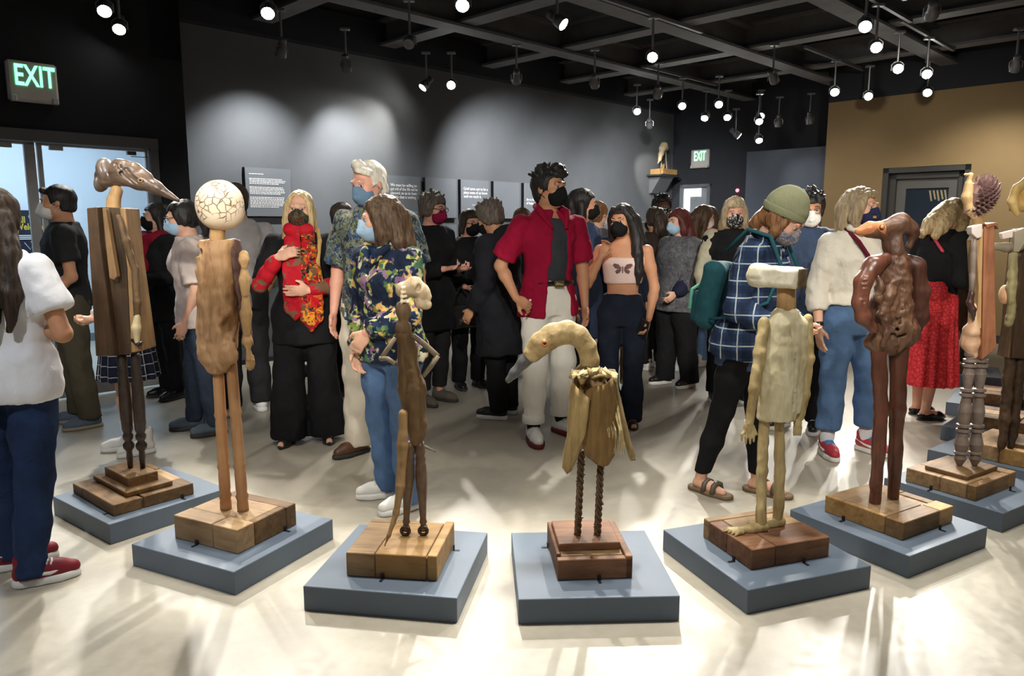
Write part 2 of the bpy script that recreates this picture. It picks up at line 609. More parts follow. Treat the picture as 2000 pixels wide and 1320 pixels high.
def floor_mat():
    t = NT('polished_concrete')
    v = t.co()
    f = t.noise(v, 1.1, 5, .6, .4); f2 = t.noise(v, 22, 4, .6)
    c = t.ramp(f, [(.3, (.36, .322, .25)), (.55, (.44, .40, .32)), (.75, (.52, .475, .385))])
    c = t.mix(.18, c, t.ramp(f2, [(.3, (.28, .26, .22)), (.7, (.55, .53, .48))]))
    t.col(c)
    rr = t.ramp(f2, [(.3, (.30, .30, .30)), (.7, (.42, .42, .42))])
    m = t.fin(.36, .42)
    t.l(rr, t.b.inputs['Roughness'])
    return m


def rb(u0, u1, v0, v1, z0, z1, b=0.0):
    return box_vf(((u0 + u1) / 2, (v0 + v1) / 2, (z0 + z1) / 2), ((u1 - u0) / 2, (v1 - v0) / 2, (z1 - z0) / 2), b)


def room(name, boxes, mat, parent=None, kind='structure', b=0.0):
    m = MB()
    for q in boxes: m.add(*rb(*q, b=b))
    o = m.build(name, mat, parent)
    if parent is None:
        o.rotation_euler = (0, 0, RZ45)
        tag(o, kind=kind)
    return o


FL = room('floor', [(-7, 15, -9, 12.5, -.12, 0)], floor_mat())
tag(FL, 'polished pale concrete gallery floor', 'floor')
CE = room('ceiling', [(-7, 15, -9, 8.2, 4.3, 4.4)], M_ceil)
tag(CE, 'black open gallery ceiling with a grid of dark beams', 'ceiling')
for v in (-1.6, -.05, 1.5, 3.05, 4.6, 6.15, 7.62):
    room('beam', [(-6, 13.5, v - .11, v + .11, 3.5, 3.53), (-6, 13.5, v - .011, v + .011, 3.53, 3.78), (-6, 13.5, v - .11, v + .11, 3.78, 3.81)] if v < 7 else [(2.86, 11.67, 7.46, 7.594, 3.42, 3.8)], M_beam if v < 7 else M_far, CE)
for u in (-.8, .75, 2.3, 3.85, 5.4, 7.0, 8.55, 10.1):
    room('beam', [(u - .11, u + .11, -7, 7.55, 3.54, 3.57), (u - .011, u + .011, -7, 7.55, 3.57, 3.8), (u - .11, u + .11, -7, 7.55, 3.8, 3.83)], M_beam, CE)
for q in [(6.1, 6.75, 4.9, 4.98), (7.6, 8.2, 5.3, 5.38), (9.0, 9.7, 6.9, 6.98), (9.1, 10.3, 5.2, 5.28)]:
    room('diffuser_strip', [q + (3.9, 3.95)], plain('pale_duct_paint', (.42, .42, .40)), CE)
MB().tube([UV(7.3, 3.1, 4.25), UV(7.55, 3.35, 3.9), UV(7.75, 3.6, 3.6), UV(7.9, 3.75, 3.35)], .006, 6).build('conduit', plain('pale_duct_paint', ()), CE)
CE.children[-1].matrix_parent_inverse = Matrix.Rotation(-RZ45, 4, 'Z')

# back wall with picture light, door wall left, far wall, brown wall
WB = room('wall_back', [(2.86, 11.7, 7.594, 7.75, 0, 4.3)], M_wall)
tag(WB, 'slate grey gallery wall hung with text panels', 'wall')
room('baseboard_back', [(2.86, 11.67, 7.578, 7.594, 0, .05)], M_far)
WL = room('wall_left', [(-4, .35, 7.1, 7.76, 0, 4.3), (2.58, 2.86, 7.1, 7.2, 0, 4.3), (2.82, 2.86, 7.2, 7.75, 0, 4.3), (.35, 2.86, 7.1, 7.76, 2.95, 4.3), (.35, 2.58, 7.1, 7.3, 2.22, 2.95)], M_black)
tag(WL, 'black wall around the bright glass entrance', 'wall')
WF = room('wall_far', [(11.67, 11.85, 2.5, 6.80, 0, 4.3), (11.67, 11.85, 7.42, 7.75, 0, 4.3), (11.67, 11.85, 6.80, 7.42, 2.19, 4.3)], M_far)
tag(WF, 'dark far wall with a small door', 'wall')
WR = room('wall_right', [(10.92, 11.2, 3.75, 4.55, 0, 3.2), (10.92, 11.2, -8, 2.69, 0, 3.2), (10.92, 11.2, 2.69, 3.75, 2.25, 3.2)], M_tan)
tag(WR, 'ochre brown gallery wall with a recessed dark door', 'wall')
room('trim_1', [(10.92, 11.22, -8, 4.55, 3.2, 4.3)], M_far)
room('baseboard_right', [(10.905, 10.92, 3.75, 4.55, 0, .1), (10.905, 10.92, -8, 2.69, 0, .1)], M_darkframe)
PT = room('partition', [(11.28, 11.4, 4.5, 5.96, 0, 2.64)], M_partition)
tag(PT, 'blue grey free-standing partition beside the brown wall', 'partition', kind='structure')

# glass entrance doors, corridor beyond
D1 = room('door_1', [(.28, .35, 7.05, 7.2, 0, 2.22), (2.51, 2.58, 7.05, 7.2, 0, 2.22), (.28, 2.58, 7.04, 7.2, 2.15, 2.24)], M_frame)
tag(D1, 'double glass entrance door in a grey metal frame', 'door')
for (a, b) in ((.36, 1.63), (1.645, 2.50)):
    room('door_leaf', [(a, a + .035, 7.09, 7.13, .02, 2.14), (b - .075 if a < 1 else b - .02, b, 7.09, 7.13, .02, 2.14), (a, b, 7.09, 7.13, .02, .14), (a, b, 7.09, 7.13, 2.125, 2.145)], plain('aluminium_stile', (.36, .36, .36), .4, .5, .3), D1)
    room('pane', [(a + .03, b - .03, 7.105, 7.112, .12, 2.14)], glassmat('door_glass'), D1)
for u in (1.42, 1.78): room('hinge_plate', [(u - .05, u + .05, 7.07, 7.1, 2.09, 2.13)], plain('aluminium_stile', ()), D1)
room('door_closer', [(2.33, 2.40, 7.07, 7.11, 2.09, 2.12), (2.36, 2.5, 7.08, 7.095, 2.075, 2.08)], M_darkframe, D1)
room('wall_corridor', [(-4, 5, 10.6, 10.75, 0, 3.2), (4.9, 5, 7.75, 10.6, 0, 3.2), (-4, -3.9, 7.55, 10.6, 0, 3.2)], M_white)
room('baseboard_corridor', [(-4, 4.9, 10.58, 10.6, 0, .1)], plain('teal_grey_base', (.16, .22, .24)))
room('ceiling_corridor', [(-4, 5, 7.76, 10.75, 2.9, 3.0)], M_white)
cl = tag(MB().add(*rb(-.6, 3.2, 8.6, 9.8, 2.87, 2.9)).build('ceiling_light', glow('corridor_light_panel', (.74, .87, 1.0), 7.0), rz=RZ45), 'flat cool white light panel in corridor ceiling', 'light')
# the poster beyond the glass
pc = UV(2.465, 10.5)
po = empty('poster', (pc.x, pc.y, .295), RZ45); po.scale = (.7, .7, .7)
tag(po, 'navy welcome poster with yellow heading seen through entrance glass', 'poster')
MB().add(*rb(-.55, .10, .04, .07, 1.10, 1.95)).build('board', plain('navy_poster', (.018, .022, .04), .5), po)


def text(s, size, loc, rz, mat, parent=None, name='lettering', ext=.001, align='LEFT', sx=1.0, bold=0.0, ls=1.0):
    c = bpy.data.curves.new(name, 'FONT')
    c.body = s; c.size = size; c.extrude = ext; c.align_x = align; c.offset = bold; c.space_line = ls; c.resolution_u = 3
    c.materials.append(mat)
    t_ = bpy.data.objects.new('tmp', c); COL.objects.link(t_)
    me = bpy.data.meshes.new_from_object(t_.evaluated_get(bpy.context.evaluated_depsgraph_get()))
    bpy.data.objects.remove(t_); bpy.data.curves.remove(c); me.name = name
    if len(me.materials) == 0: me.materials.append(mat)
    o = bpy.data.objects.new(name, me); link(o, parent)
    o.location = loc; o.rotation_euler = (math.pi / 2, 0, rz); o.scale = (sx, 1, 1)
    return o


M_yel = plain('yellow_print', (.55, .42, .06), .5)
text('Fall\nWelcome', .15, (-.46, .035, 1.74), 0, M_yel, po, bold=.004, ls=.8, sx=.78)
ml = MB()
for i, z in enumerate((1.52, 1.49, 1.46)): ml.box((-.28 + .03 * i * -1, .036, z), (.17 - .03 * i, .003, .007))
ml.build('lettering', M_ink, po)
MB().box((-.15, .036, 1.21), (.12, .003, .008)).build('lettering', M_ink, po)
ml = MB(); ml.tube([(-.18, .036, 1.88), (-.23, .036, 1.9), (-.25, .036, 1.84), (-.22, .036, 1.78)], .008, 6)
ml.build('emblem', plain('pale_grey_print', (.45, .47, .48)), po)
MB().box((-.08, .036, 1.3), (.05, .003, .05)).build('emblem', plain('pale_grey_print', ()), po)
ml = MB(); ml.tube([(-.35, .036, 1.4), (-.27, .036, 1.28), (-.22, .036, 1.36), (-.25, .036, 1.42)], .008, 6)
ml.build('emblem', plain('pale_grey_print', ()), po)

# small far door and frame
D2 = room('door_2', [(11.62, 11.72, 7.34, 7.40, 0, 2.19), (11.62, 11.72, 6.80, 6.86, 0, 2.19), (11.62, 11.72, 6.80, 7.40, 2.14, 2.19)], plain('far_frame', (.12, .13, .14)))
tag(D2, 'narrow grey door with a bright window in far wall', 'door')
room('door_leaf', [(11.68, 11.72, 6.86, 7.34, 0, 2.14)], plain('far_door_grey', (.22, .24, .26)), D2)
room('pane', [(11.665, 11.68, 7.22, 7.34, .1, 2.12), (11.665, 11.68, 7.0, 7.22, 1.98, 2.12), (11.665, 11.68, 7.03, 7.14, 1.0, 1.72)], glow('far_window_daylight', (.85, .93, 1), 1.1), D2)

# door in the brown wall
D3 = room('door_3', [(10.93, 11.15, 3.68, 3.75, 0, 2.25), (10.93, 11.15, 2.69, 2.76, 0, 2.25), (10.93, 11.15, 2.69, 3.75, 2.18, 2.25), (11.0, 11.15, 3.60, 3.68, 0, 2.18), (11.0, 11.15, 2.76, 2.84, 0, 2.18), (11.0, 11.15, 2.76, 3.68, 2.1, 2.18)], M_darkframe)
tag(D3, 'dark grey recessed door with glass window in brown wall', 'door')
room('door_leaf', [(11.05, 11.1, 3.48, 3.60, .02, 2.1), (11.05, 11.1, 2.84, 2.96, .02, 2.1), (11.05, 11.1, 2.96, 3.48, 1.97, 2.1), (11.05, 11.1, 2.96, 3.48, .02, .9)], M_frame, D3)
room('pane', [(11.07, 11.08, 2.96, 3.48, .9, 1.97)], plain('dark_blue_glass', (.02, .03, .045), .12, .6, var=.02), D3)
mg = MB()
for i in range(5):
    v = 3.2 - i * .045
    mg.add([(11.065, v, 1.94), (11.065, v - .022, 1.94), (11.065, v - .05, 1.80 + .02 * (i % 2)), (11.065, v - .03, 1.80 + .02 * (i % 2)), (11.069, v, 1.94), (11.069, v - .022, 1.94), (11.069, v - .05, 1.80 + .02 * (i % 2)), (11.069, v - .03, 1.80 + .02 * (i % 2))], [(0, 1, 2, 3), (7, 6, 5, 4), (0, 4, 5, 1), (1, 5, 6, 2), (2, 6, 7, 3), (3, 7, 4, 0)])
mg.build('lettering', plain('gold_glass_bars', (.30, .26, .16)), D3)  # plain slanted tan bars laid on the pane

# ---------------------------------------------------------------- exit signs
def exit_sign(u, v, z, rz, label, flip=False):
    p = UV(u, v, z)
    r = empty('exit_sign', p, rz)
    tag(r, label, 'sign')
    M_h = plain('exit_housing_grey', (.55, .52, .48), .5, .3, var=.04)
    MB().box((0, -.035, 0), (.175, .035, .155), .02).build('housing', M_h, r)
    text('EXIT', .225, (-.13 if not flip else -.11, -.0735, -.03), 0, glow('exit_green', (.12, 1.0, .36), 3.2), r, sx=.62 if not flip else .5, bold=.003)
    MB().box((-.0, -.071, .055), (.115, .0015, .082)).build('sign_face', plain('pale_sign_face', (.55, .62, .52) if not flip else (.1, .4, .2)), r)
    for s in (-1, 1):
        MB().box((s * .145, -.06, -.135), (.022, .03, .025), .006).build('emergency_lamp', plain('lamp_lens_grey', (.5, .5, .5), .25, .5), r)
    return r


q = UV(11.66, 6.30, 2.06)
il = tag(MB().lathe((0, 0, 0), (0, -.03, 0), [(0, .03), (.6, .03), (.8, .012), (1, .008)], 12).build('indicator_light', glow('red_indicator', (1, .05, .10), 2.5), rz=-RZ45, loc=q), 'tiny red indicator light on dark far wall', 'light')
exit_sign(1.65, 7.1, 2.605, RZ45, 'green lit exit sign on black wall above glass entrance')
exit_sign(11.67, 7.015, 2.62, -RZ45, 'small green lit exit sign on far dark wall', True)

# ---------------------------------------------------------------- text panels on the back wall
def word_lines(mb, x0, z0, rows, wmax, dz, hgt, rnd, y):
    for r_, frac in enumerate(rows):
        x = x0
        while x < x0 + wmax * frac - .01:
            w = rnd.uniform(.010, .034)
            w = min(w, x0 + wmax * frac - x)
            mb.box((x + w / 2, y, z0 - r_ * dz), (w / 2, .0008, hgt / 2)); x += w + .006


def panel(u, z0, z1, label, lines=None, long=False, small=None, w=.515, size=.062, tz=None):
    p = UV(u, 7.594)
    r = empty('wall_panel', (p.x, p.y, 0), RZ45)
    tag(r, label, 'panel', 'text panels on the slate wall')
    MB().add(*rb(0, w, -.052, 0, z0, z1)).build('edge', M_edge, r)
    MB().add(*rb(.003, w, -.056, -.05, z0 + .006, z1)).build('face', plain('panel_grey', (.17, .185, .20), .7, .2, var=.03), r)
    yy = -.0575
    if lines: text(lines, size, (.05, yy, tz), 0, M_ink, r, ls=.92, sx=.86)
    if small:
        mb = MB(); word_lines(mb, w - .05 - small[0], small[1], [1], small[0], .02, .006, random.Random(3), yy); mb.build('credit_line', M_ink, r)
    if long:
        mb = MB(); rn = random.Random(5)
        word_lines(mb, .045, z1 - .065, [.4], .40, .02, .007, rn, yy)
        z = z1 - .115
        for blk in ([.9, 1, 1, .82], [.92, .95, .97, .97, .85], [.95, .96, .96, 1, 1.03, .95, .78]):
            word_lines(mb, .045, z, blk, .41, .0165, .0085, rn, yy); z -= .0165 * len(blk) + .022
        mb.build('lettering', M_ink, r)
    return r


panel(3.61, 1.57, 2.08, 'grey panel dense with small white text beside the blonde woman', long=True, w=.52)
panel(3.61, .965, 1.49, 'blank grey panel below the densely printed panel')
panel(5.40, 1.57, 2.08, 'grey quotation panel behind the white-haired man', 'We must be willing to\nget rid of the life we\'ve\nplanned, so as to have\nthe life that is waiting\nfor us.', size=.052, tz=1.95, small=(.2, 1.64))
panel(5.99, 1.57, 2.08, 'blank upper panel between two quotation panels above the maroon mask')
panel(5.99, .965, 1.49, 'blank lower panel behind the person in maroon mask')
panel(6.58, 1.57, 2.08, 'grey panel with three-line quotation about grief', 'Grief turns out to be a\nplace none of us know\nuntil we reach it.', size=.055, tz=1.945, small=(.26, 1.75))
panel(6.58, .965, 1.49, 'lower panel with white lettering partly hidden by person in black', 'You are not\nalone in this\nsorrow, or\nin hope.', size=.05, tz=1.30)
panel(7.18, 1.57, 2.08, 'blank upper panel between the grief panel and the hope panel')
panel(7.78, 1.57, 2.08, 'grey panel reading that art is the highest form of hope', 'Art is the highest form\nof hope.', size=.055, tz=1.83, small=(.09, 1.71))

# ---------------------------------------------------------------- ceiling spotlights
def lamp_meshes():
    st = MB().tube([(0, 0, 0), (0, 0, -.34)], .012, 8).box((0, 0, -.012), (.05, .03, .012), .003)
    st = mesh_py('stem', st.V, st.F, False)
    yk = MB()
    yk.tube([(-.058, 0, 0), (-.058, 0, .06), (-.03, 0, .085), (.03, 0, .085), (.058, 0, .06), (.058, 0, 0)], .006, 6)
    yk = mesh_py('yoke', yk.V, yk.F, False)
    # head along local -Z; lens at the front
    pr = [(0, .020), (.03, .034), (.14, .036), (.16, .032), (.19, .036), (.22, .032), (.25, .036), (.5, .038), (.56, .050), (.98, .054), (1, .054)]
    hd = MB().lathe((0, 0, .10), (0, 0, -.075), pr, 16)
    hd = mesh_py('head', hd.V, hd.F, True)
    ln = MB().lathe((0, 0, -.072), (0, 0, -.080), [(0, .049), (.5, .049), (1, .03)], 16)
    ln = mesh_py('lens', ln.V, ln.F, False)
    return st, yk, hd, ln


LST, LYK, LHD, LLN = lamp_meshes()
LST.materials.append(M_metal); LYK.materials.append(M_metal); LHD.materials.append(M_lampblack)
LLN_on = LLN.copy(); LLN_on.materials.append(glow('lamp_lens_lit', (1, .96, .9), 60.0))
LLN_off = LLN.copy(); LLN_off.materials.append(plain('lamp_lens_dark', (.25, .25, .26), .2, .6))


def track_light(loc, target, label, watts=0, deg=32, lit=True, col=(1, .94, .84), r=.04):
    loc = Vector(loc)
    root = empty('spotlight', (loc.x, loc.y, loc.z + .36))
    tag(root, label, 'spotlight', 'ceiling spotlights')
    ob('stem', LST, None, root)
    d = (Vector(target) - loc).normalized()
    q = d.to_track_quat('-Z', 'Y')
    h = ob('head', LHD, None, root); h.location = (0, 0, -.36); h.rotation_mode = 'QUATERNION'; h.rotation_quaternion = q
    y = ob('yoke', LYK, None, root); y.location = (0, 0, -.40); y.rotation_euler = (0, 0, math.atan2(d.y, d.x) + math.pi / 2)
    ob('lens', LLN_on if lit else LLN_off, None, h)
    if watts:
        s = spot('spot_beam', loc + d * .10, target, watts, deg, col, r=r)
    return root


KW = .62
WARM = (1, .93, .80); NEUT = (1, .96, .88); COOL = (.98, .985, 1.0)
lamps = [
    # location, target, label, watts, cone, lit, colour
    ((-3.14, 6.04, 3.15), (-1.95, 3.3, .3), 'upper of two lit spotlights over the exit sign', 500, 40, 1, NEUT),
    ((-3.30, 6.57, 3.15), (-2.4, 3.9, .3), 'lower of two lit spotlights beside the exit sign', 300, 40, 1, NEUT),
    ((-1.90, 6.11, 3.15), (-1.3, 3.0, .3), 'lit spotlight on beam above the carved round-headed figure', 500, 40, 1, NEUT),
    ((-.37, 5.91, 3.15), (-.40, 2.5, .2), 'bright spotlight cut by the top edge of view', 620, 38, 1, NEUT),
    ((.37, 6.42, 3.15), (2.6, 5.2, 1.2), 'spotlight turned sideways with thin bright rim near ceiling centre', 150, 40, 1, NEUT),
    ((1.39, 7.69, 3.15), (.6, 2.7, .1), 'single lit spotlight hanging in dark ceiling above crop-top woman', 750, 34, 1, NEUT),
    ((-1.02, 9.20, 3.15), (-2.2, 8.4, 1.7), 'lit spotlight angled at the wall over the white-haired man', 160, 90, 1, NEUT),
    ((-.72, 9.20, 3.15), (-.8, 4.6, 1.0), 'lit spotlight facing out beside the wall-washing one', 300, 40, 1, NEUT),
    ((.05, 8.80, 3.15), (.0, 10.7, 1.7), 'unlit-looking spotlight washing the wall above the grief panel', 460, 95, 0, COOL),
    ((-1.74, 8.12, 3.15), (-1.72, 9.0, 1.6), 'chrome spotlight on stem washing the wall left of centre', 260, 95, 0, COOL),
    ((-2.20, 7.43, 3.15), (-2.7, 8.05, 1.6), 'dim spotlight nearest the dark wall corner', 230, 100, 0, COOL),
    ((-.95, 7.23, 3.18), (-1.1, 5.0, 1.2), 'dark spotlight under crossing beams above blonde woman', 120, 45, 0, NEUT),
    ((1.82, 11.21, 3.15), (1.6, 7.0, .6), 'small lit spotlight nearest the bird shelf', 250, 45, 1, NEUT),
    ((2.10, 11.7, 3.02), (2.35, 12.7, 2.5), 'small lit spotlight aimed at the wall bird', 130, 34, 1, NEUT),
    ((2.37, 10.71, 3.15), (1.5, 6.4, .5), 'lit spotlight on stem right of the wall bird', 250, 45, 1, NEUT),
    ((2.84, 10.58, 3.15), (2.1, 6.0, .4), 'bright round spotlight in the far cluster', 250, 45, 1, NEUT),
    ((2.85, 11.3, 3.08), (1.4, 8.5, .4), 'tilted lit spotlight above the far exit sign', 80, 50, 1, NEUT),
    ((3.20, 11.4, 3.10), (2.2, 8.0, .4), 'tilted lit spotlight next along from the exit sign', 80, 50, 1, NEUT),
    ((3.72, 11.5, 3.12), (3.0, 6.5, .4), 'topmost of three lit spotlights in far vertical stack', 200, 45, 1, NEUT),
    ((3.54, 11.0, 2.99), (3.0, 8.0, .4), 'middle of three lit spotlights in far vertical stack', 120, 45, 1, NEUT),
    ((3.81, 11.8, 2.82), (3.5, 9.5, .4), 'lowest of three lit spotlights in far vertical stack', 80, 50, 1, NEUT),
    ((3.36, 11.5, 2.85), (4.5, 11.3, 1.9), 'lit spotlight over the blue grey partition', 60, 60, 1, COOL),
    ((4.03, 9.64, 3.15), (2.6, 5.2, .6), 'tilted lit spotlight left of the brown wall top', 300, 42, 1, NEUT),
    ((2.95, 6.52, 3.15), (1.3, 2.9, .2), 'uppermost blazing spotlight in the bright cluster', 620, 38, 1, NEUT),
    ((3.40, 7.27, 3.15), (1.9, 3.0, .2), 'largest blazing spotlight in the bright cluster', 720, 38, 1, NEUT),
    ((4.10, 8.24, 3.15), (2.4, 3.4, .2), 'blazing spotlight lower in the bright cluster', 620, 38, 1, NEUT),
    ((4.56, 8.51, 3.15), (2.7, 4.4, .4), 'blazing spotlight nearest the brown wall', 520, 42, 1, NEUT),
    ((4.60, 9.95, 3.15), (2.9, 5.4, .6), 'starry lit spotlight before the brown wall', 300, 42, 1, NEUT),
    ((5.20, 9.65, 3.15), (3.3, 6.0, .6), 'small lit spotlight under the blazing cluster', 300, 42, 1, NEUT),
    ((5.28, 8.12, 3.15), (5.9, 9.4, 1.6), 'unlit chrome spotlight before brown wall at picture edge', 230, 85, 0, WARM),
    ((3.30, 6.15, 3.15), (5.2, 10.1, 1.5), 'dark spotlight half lost in the glare near top edge', 260, 70, 0, WARM),
    ((2.97, 8.80, 3.15), (4.6, 10.7, 1.5), 'dark spotlight pointing away at ceiling middle', 120, 60, 0, WARM),
    ((1.85, 9.78, 3.15), (2.2, 11.9, 1.6), 'dark spotlight pointing at far end of slate wall', 460, 85, 0, COOL),
    ((.95, 8.9, 3.12), (1.4, 10.9, 1.6), 'dark spotlight with red gleam over the slate wall', 460, 95, 0, COOL),
    ((4.0, 11.5, 3.02), (4.1, 11.9, 1.6), 'dark stem spotlight at left over the far partition', 0, 60, 0, COOL),
    ((4.35, 11.2, 3.02), (4.6, 11.5, 1.6), 'dark stem spotlight at right over the far partition', 0, 60, 0, COOL),
]
for loc, tg, lb, w, dg, lit, c in lamps:
    track_light(loc, tg, lb, w * KW, dg, bool(lit), c)
for i in (0, 2, 5, 8, 14, 22, 23, 24, 26, 28):
    x, y, z = lamps[i][0]; u = (x + y) / R2; v = (y - x) / R2
    room('track', [(max(u - .9, .4), min(u + .9, 10.9), v - .018, v + .018, z + .355, z + .39)], M_lampblack, CE)

# unseen ceiling spots; those filling the crowd and shining straight down are added
for loc, tg, w, dg, c in [
    ((-1.0, .3, 3.2), (-1.25, 3.2, 1.25), 130, 24, WARM),
    ((-.6, .9, 3.2), (-1.9, 3.7, 1.3), 120, 22, NEUT),
    ((.9, .6, 3.2), (-.45, 3.0, .85), 170, 22, WARM),
    ((-.8, .6, 3.2), (.3, 2.95, .75), 190, 20, WARM),
    ((.3, .5, 3.2), (1.1, 3.05, .95), 230, 22, NEUT),
    ((1.3, .6, 3.2), (1.75, 3.35, 1.05), 170, 22, WARM),
    ((2.2, 1.0, 3.2), (2.6, 4.0, 1.1), 260, 34, WARM),
    ((.4, -.9, 3.15), (-.75, 4.2, 1.35), 800, 20, NEUT),
    ((-.2, -.8, 3.15), (.4, 5.2, 1.4), 800, 20, NEUT),
    ((-.6, -.8, 3.15), (-1.7, 5.1, 1.35), 800, 20, NEUT),
    ((1.0, 1.0, 3.15), (1.5, 6.8, 1.3), 700, 24, NEUT),
    ((-1.2, .2, 3.15), (-2.9, 5.3, 1.3), 420, 22, NEUT),
    ((.8, .3, 3.15), (2.0, 4.6, 1.2), 520, 28, NEUT),
    ((-2.2, 1.0, 3.2), (-2.2, 3.2, .9), 190, 50, COOL),
    ((-1.6, 3.2, 3.35), (-1.6, 2.9, 0), 190, 88, WARM),
    ((.35, 3.1, 3.35), (.35, 2.7, 0), 260, 92, NEUT),
    ((2.2, 3.3, 3.35), (2.2, 2.9, 0), 220, 88, NEUT),
    ((-.2, -.6, 3.2), (.2, 1.2, 0), 90, 95, NEUT),
] + [((x * .93, y * .93 + .25, 3.3), (x, y, .1), w_, 26, NEUT) for x, y, w_ in ((-1.94, 3.72, 170), (-1.26, 3.22, 200), (-.46, 2.95, 220), (.315, 2.91, 240), (1.085, 3.055, 220), (1.785, 3.375, 180), (2.48, 3.85, 170))]:
    spot('spot_beam', loc, tg, w * KW, dg, c, r=.05)

# ================================================================== SCULPTURES
_p = math.atan((660 - HORIZON) / FOC); _cp, _sp = math.cos(_p), math.sin(_p)


def at(x, y, Y):
    """point at depth Y (metres from the camera) seen at photo position x, y"""
    a = (x - 1000) / FOC; u = (660 - y) / FOC
    d = (a, _cp + u * _sp, -_sp + u * _cp); t = Y / d[1]
    return np.array([d[0] * t, Y, CAM_H + d[2] * t])


def lc(c):
    """local frame of a figure standing at c: traced height and breadth, own depth offset dy"""
    def f(x, y, dy=0.0):
        q = at(x, y, c[1] + dy)
        return np.array([q[0] - c[0], dy, q[2]])
    return f


def at_floor(x, y, z=0.0):
    a = (x - 1000) / FOC; u = (660 - y) / FOC
    d = (a, _cp + u * _sp, -_sp + u * _cp); t = (z - CAM_H) / d[2]
    return Vector((d[0] * t, d[1] * t, z))


M_plinth = plain('slate_blue_plinth_paint', (.115, .148, .195), .55, .35, var=.04, scale=4)
M_clip = plain('black_steel_clip', (.01, .01, .01), .5, .4)
W_pine = wood('pine_plank', sr(112, 86, 58), sr(188, 156, 116), grain=(.12, 1, 1), scale=30)
W_red = wood('reddish_plank', sr(82, 54, 38), sr(150, 108, 78), grain=(.12, 1, 1), scale=30)
W_brown = wood('old_brown_plank', sr(82, 60, 38), sr(158, 124, 84), grain=(.12, 1, 1), scale=30)
W_honey = wood('honey_plank', sr(134, 98, 56), sr(200, 160, 102), grain=(.12, 1, 1), scale=26)
W_dark = wood('dark_walnut', sr(40, 30, 22), sr(92, 70, 50), scale=34)
W_mid = wood('weathered_board', sr(62, 48, 34), sr(126, 100, 70), scale=34)
W_tan = wood('tan_board', sr(136, 100, 62), sr(206, 170, 120), scale=34)


def T4(x, y, z): return Matrix.Translation((x, y, z))


def plinth(c, rot, label, clips=()):
    o = MB().box((0, 0, .05), (.305, .305, .05), .0025).build('display_plinth', M_plinth)
    o.location = (c[0], c[1], 0); o.rotation_euler = (0, 0, rad(rot))
    tag(o, label, 'plinth', 'slate blue plinths under the carved figures')
    for x, y, ax in clips:
        m = T4(x, y, 0) @ Matrix.Rotation(rad(ax), 4, 'Z')
        MB().box((0, -.012, .1012), (.006, .014, .0012), 0, m).box((0, .0, .112), (.007, .0025, .012), 0, m).build('clip', M_clip, o)
    return o


def plank_base(root, off, rot, w, d, h, rows, mats, seed=0, z0=.1005):
    """a low block glued up from planks; rows = [(y0, y1, [x cuts], dz)] as shares of d and w"""
    rn = random.Random(seed)
    b = MB().box((0, 0, z0 + h * .46), (w / 2 - .008, d / 2 - .008, h * .46 - .001)).build('base', W_brown, root, loc=(off[0], off[1], 0), rz=rad(rot))
    for k, (ya, yb, cuts, dz) in enumerate(rows):
        for i in range(len(cuts) - 1):
            x0, x1 = (cuts[i] - .5) * w, (cuts[i + 1] - .5) * w
            y0, y1 = (ya - .5) * d, (yb - .5) * d
            j = rn.uniform(-.003, .003)
            MB().box(((x0 + x1) / 2, (y0 + y1) / 2, z0 + (h + dz + j) / 2), ((x1 - x0) / 2 - .0015, (y1 - y0) / 2 - .0015, (h + dz + j) / 2), .003).build('plank', mats[(k + i) % len(mats)], b)
    return b


def board(root, name, mat, L, pts, y0, y1, bev=.004):
    """flat board: outline traced in the plane of the figure, thickness from y0 to y1"""
    P = [L(x, y, (y0 + y1) / 2) for x, y in pts]
    n = len(P)
    V = [(p[0], y0, p[2]) for p in P] + [(p[0], y1, p[2]) for p in P]
    Fc = [tuple(range(n)), tuple(range(2 * n - 1, n - 1, -1))] + [(i, n + i, n + (i + 1) % n, (i + 1) % n) for i in range(n)]
    o = ob(name, mesh_py(name, V, Fc), mat, root)
    m = o.modifiers.new('edge', 'BEVEL'); m.width = bev; m.segments = 2; m.limit_method = 'ANGLE'
    return o


def figure(c, label):
    r = empty('carved_figure', (c[0], c[1], 0))
    return tag(r, label, 'sculpture', 'carved wooden figures on plinths')


# ---------------------------------------------------------------- long-beaked bird-headed figure (far left)
c = (-1.94, 3.72); L = lc(c)
plinth(c, -37, 'slate blue plinth under the long-beaked figure beside the white-shirted woman', ((.16, -.238, 0), (.262, .08, 90)))
r = figure(c, 'tall dark wooden figure with a long-beaked bird head and plank body')
bs = plank_base(r, (-.03, -.02), -40, .50, .40, .055, [(0, .34, [0, .26, 1], .0), (.36, 1, [0, .26, .74, 1], .004)], [W_mid, W_brown, W_pine, W_brown], 1)
MB().box((.0, .0, .172), (.20, .115, .012), .003).build('plank', W_brown, bs)
MB().box((-.01, .0, .205), (.14, .075, .026), .003).build('step_block', W_brown, bs)
s = SDF(.0047)
s.chain([L(207, 345), L(240, 338), L(272, 352), L(305, 366), L(347, 391)], [.052, .056, .045, .030, .011], .02)
s.chain([L(232, 322, -.0), L(262, 330), L(290, 345)], [.028, .03, .02], .02)
s.ell(L(276, 352, -.05), (.018, .012, .012), rotm(0, 20, 0), k=.006, mode='s')
s.ell(L(272, 352, -.045), (.008, .008, .008), k=.002)
for dx in (0, 11, 22):
    s.chain([L(224 + dx, 318 + dx * .5, -.042), L(238 + dx, 340 + dx * .3, -.050), L(262 + dx, 360, -.044)], [.005, .009, .004], .004, 's')
s.chain([L(258, 370, -.046), L(300, 377, -.027), L(347, 393, -.010)], [.004, .005, .003], .003, 's')
s.chain([L(285, 340, -.036), L(318, 368, -.018)], [.005, .003], .004, 's')
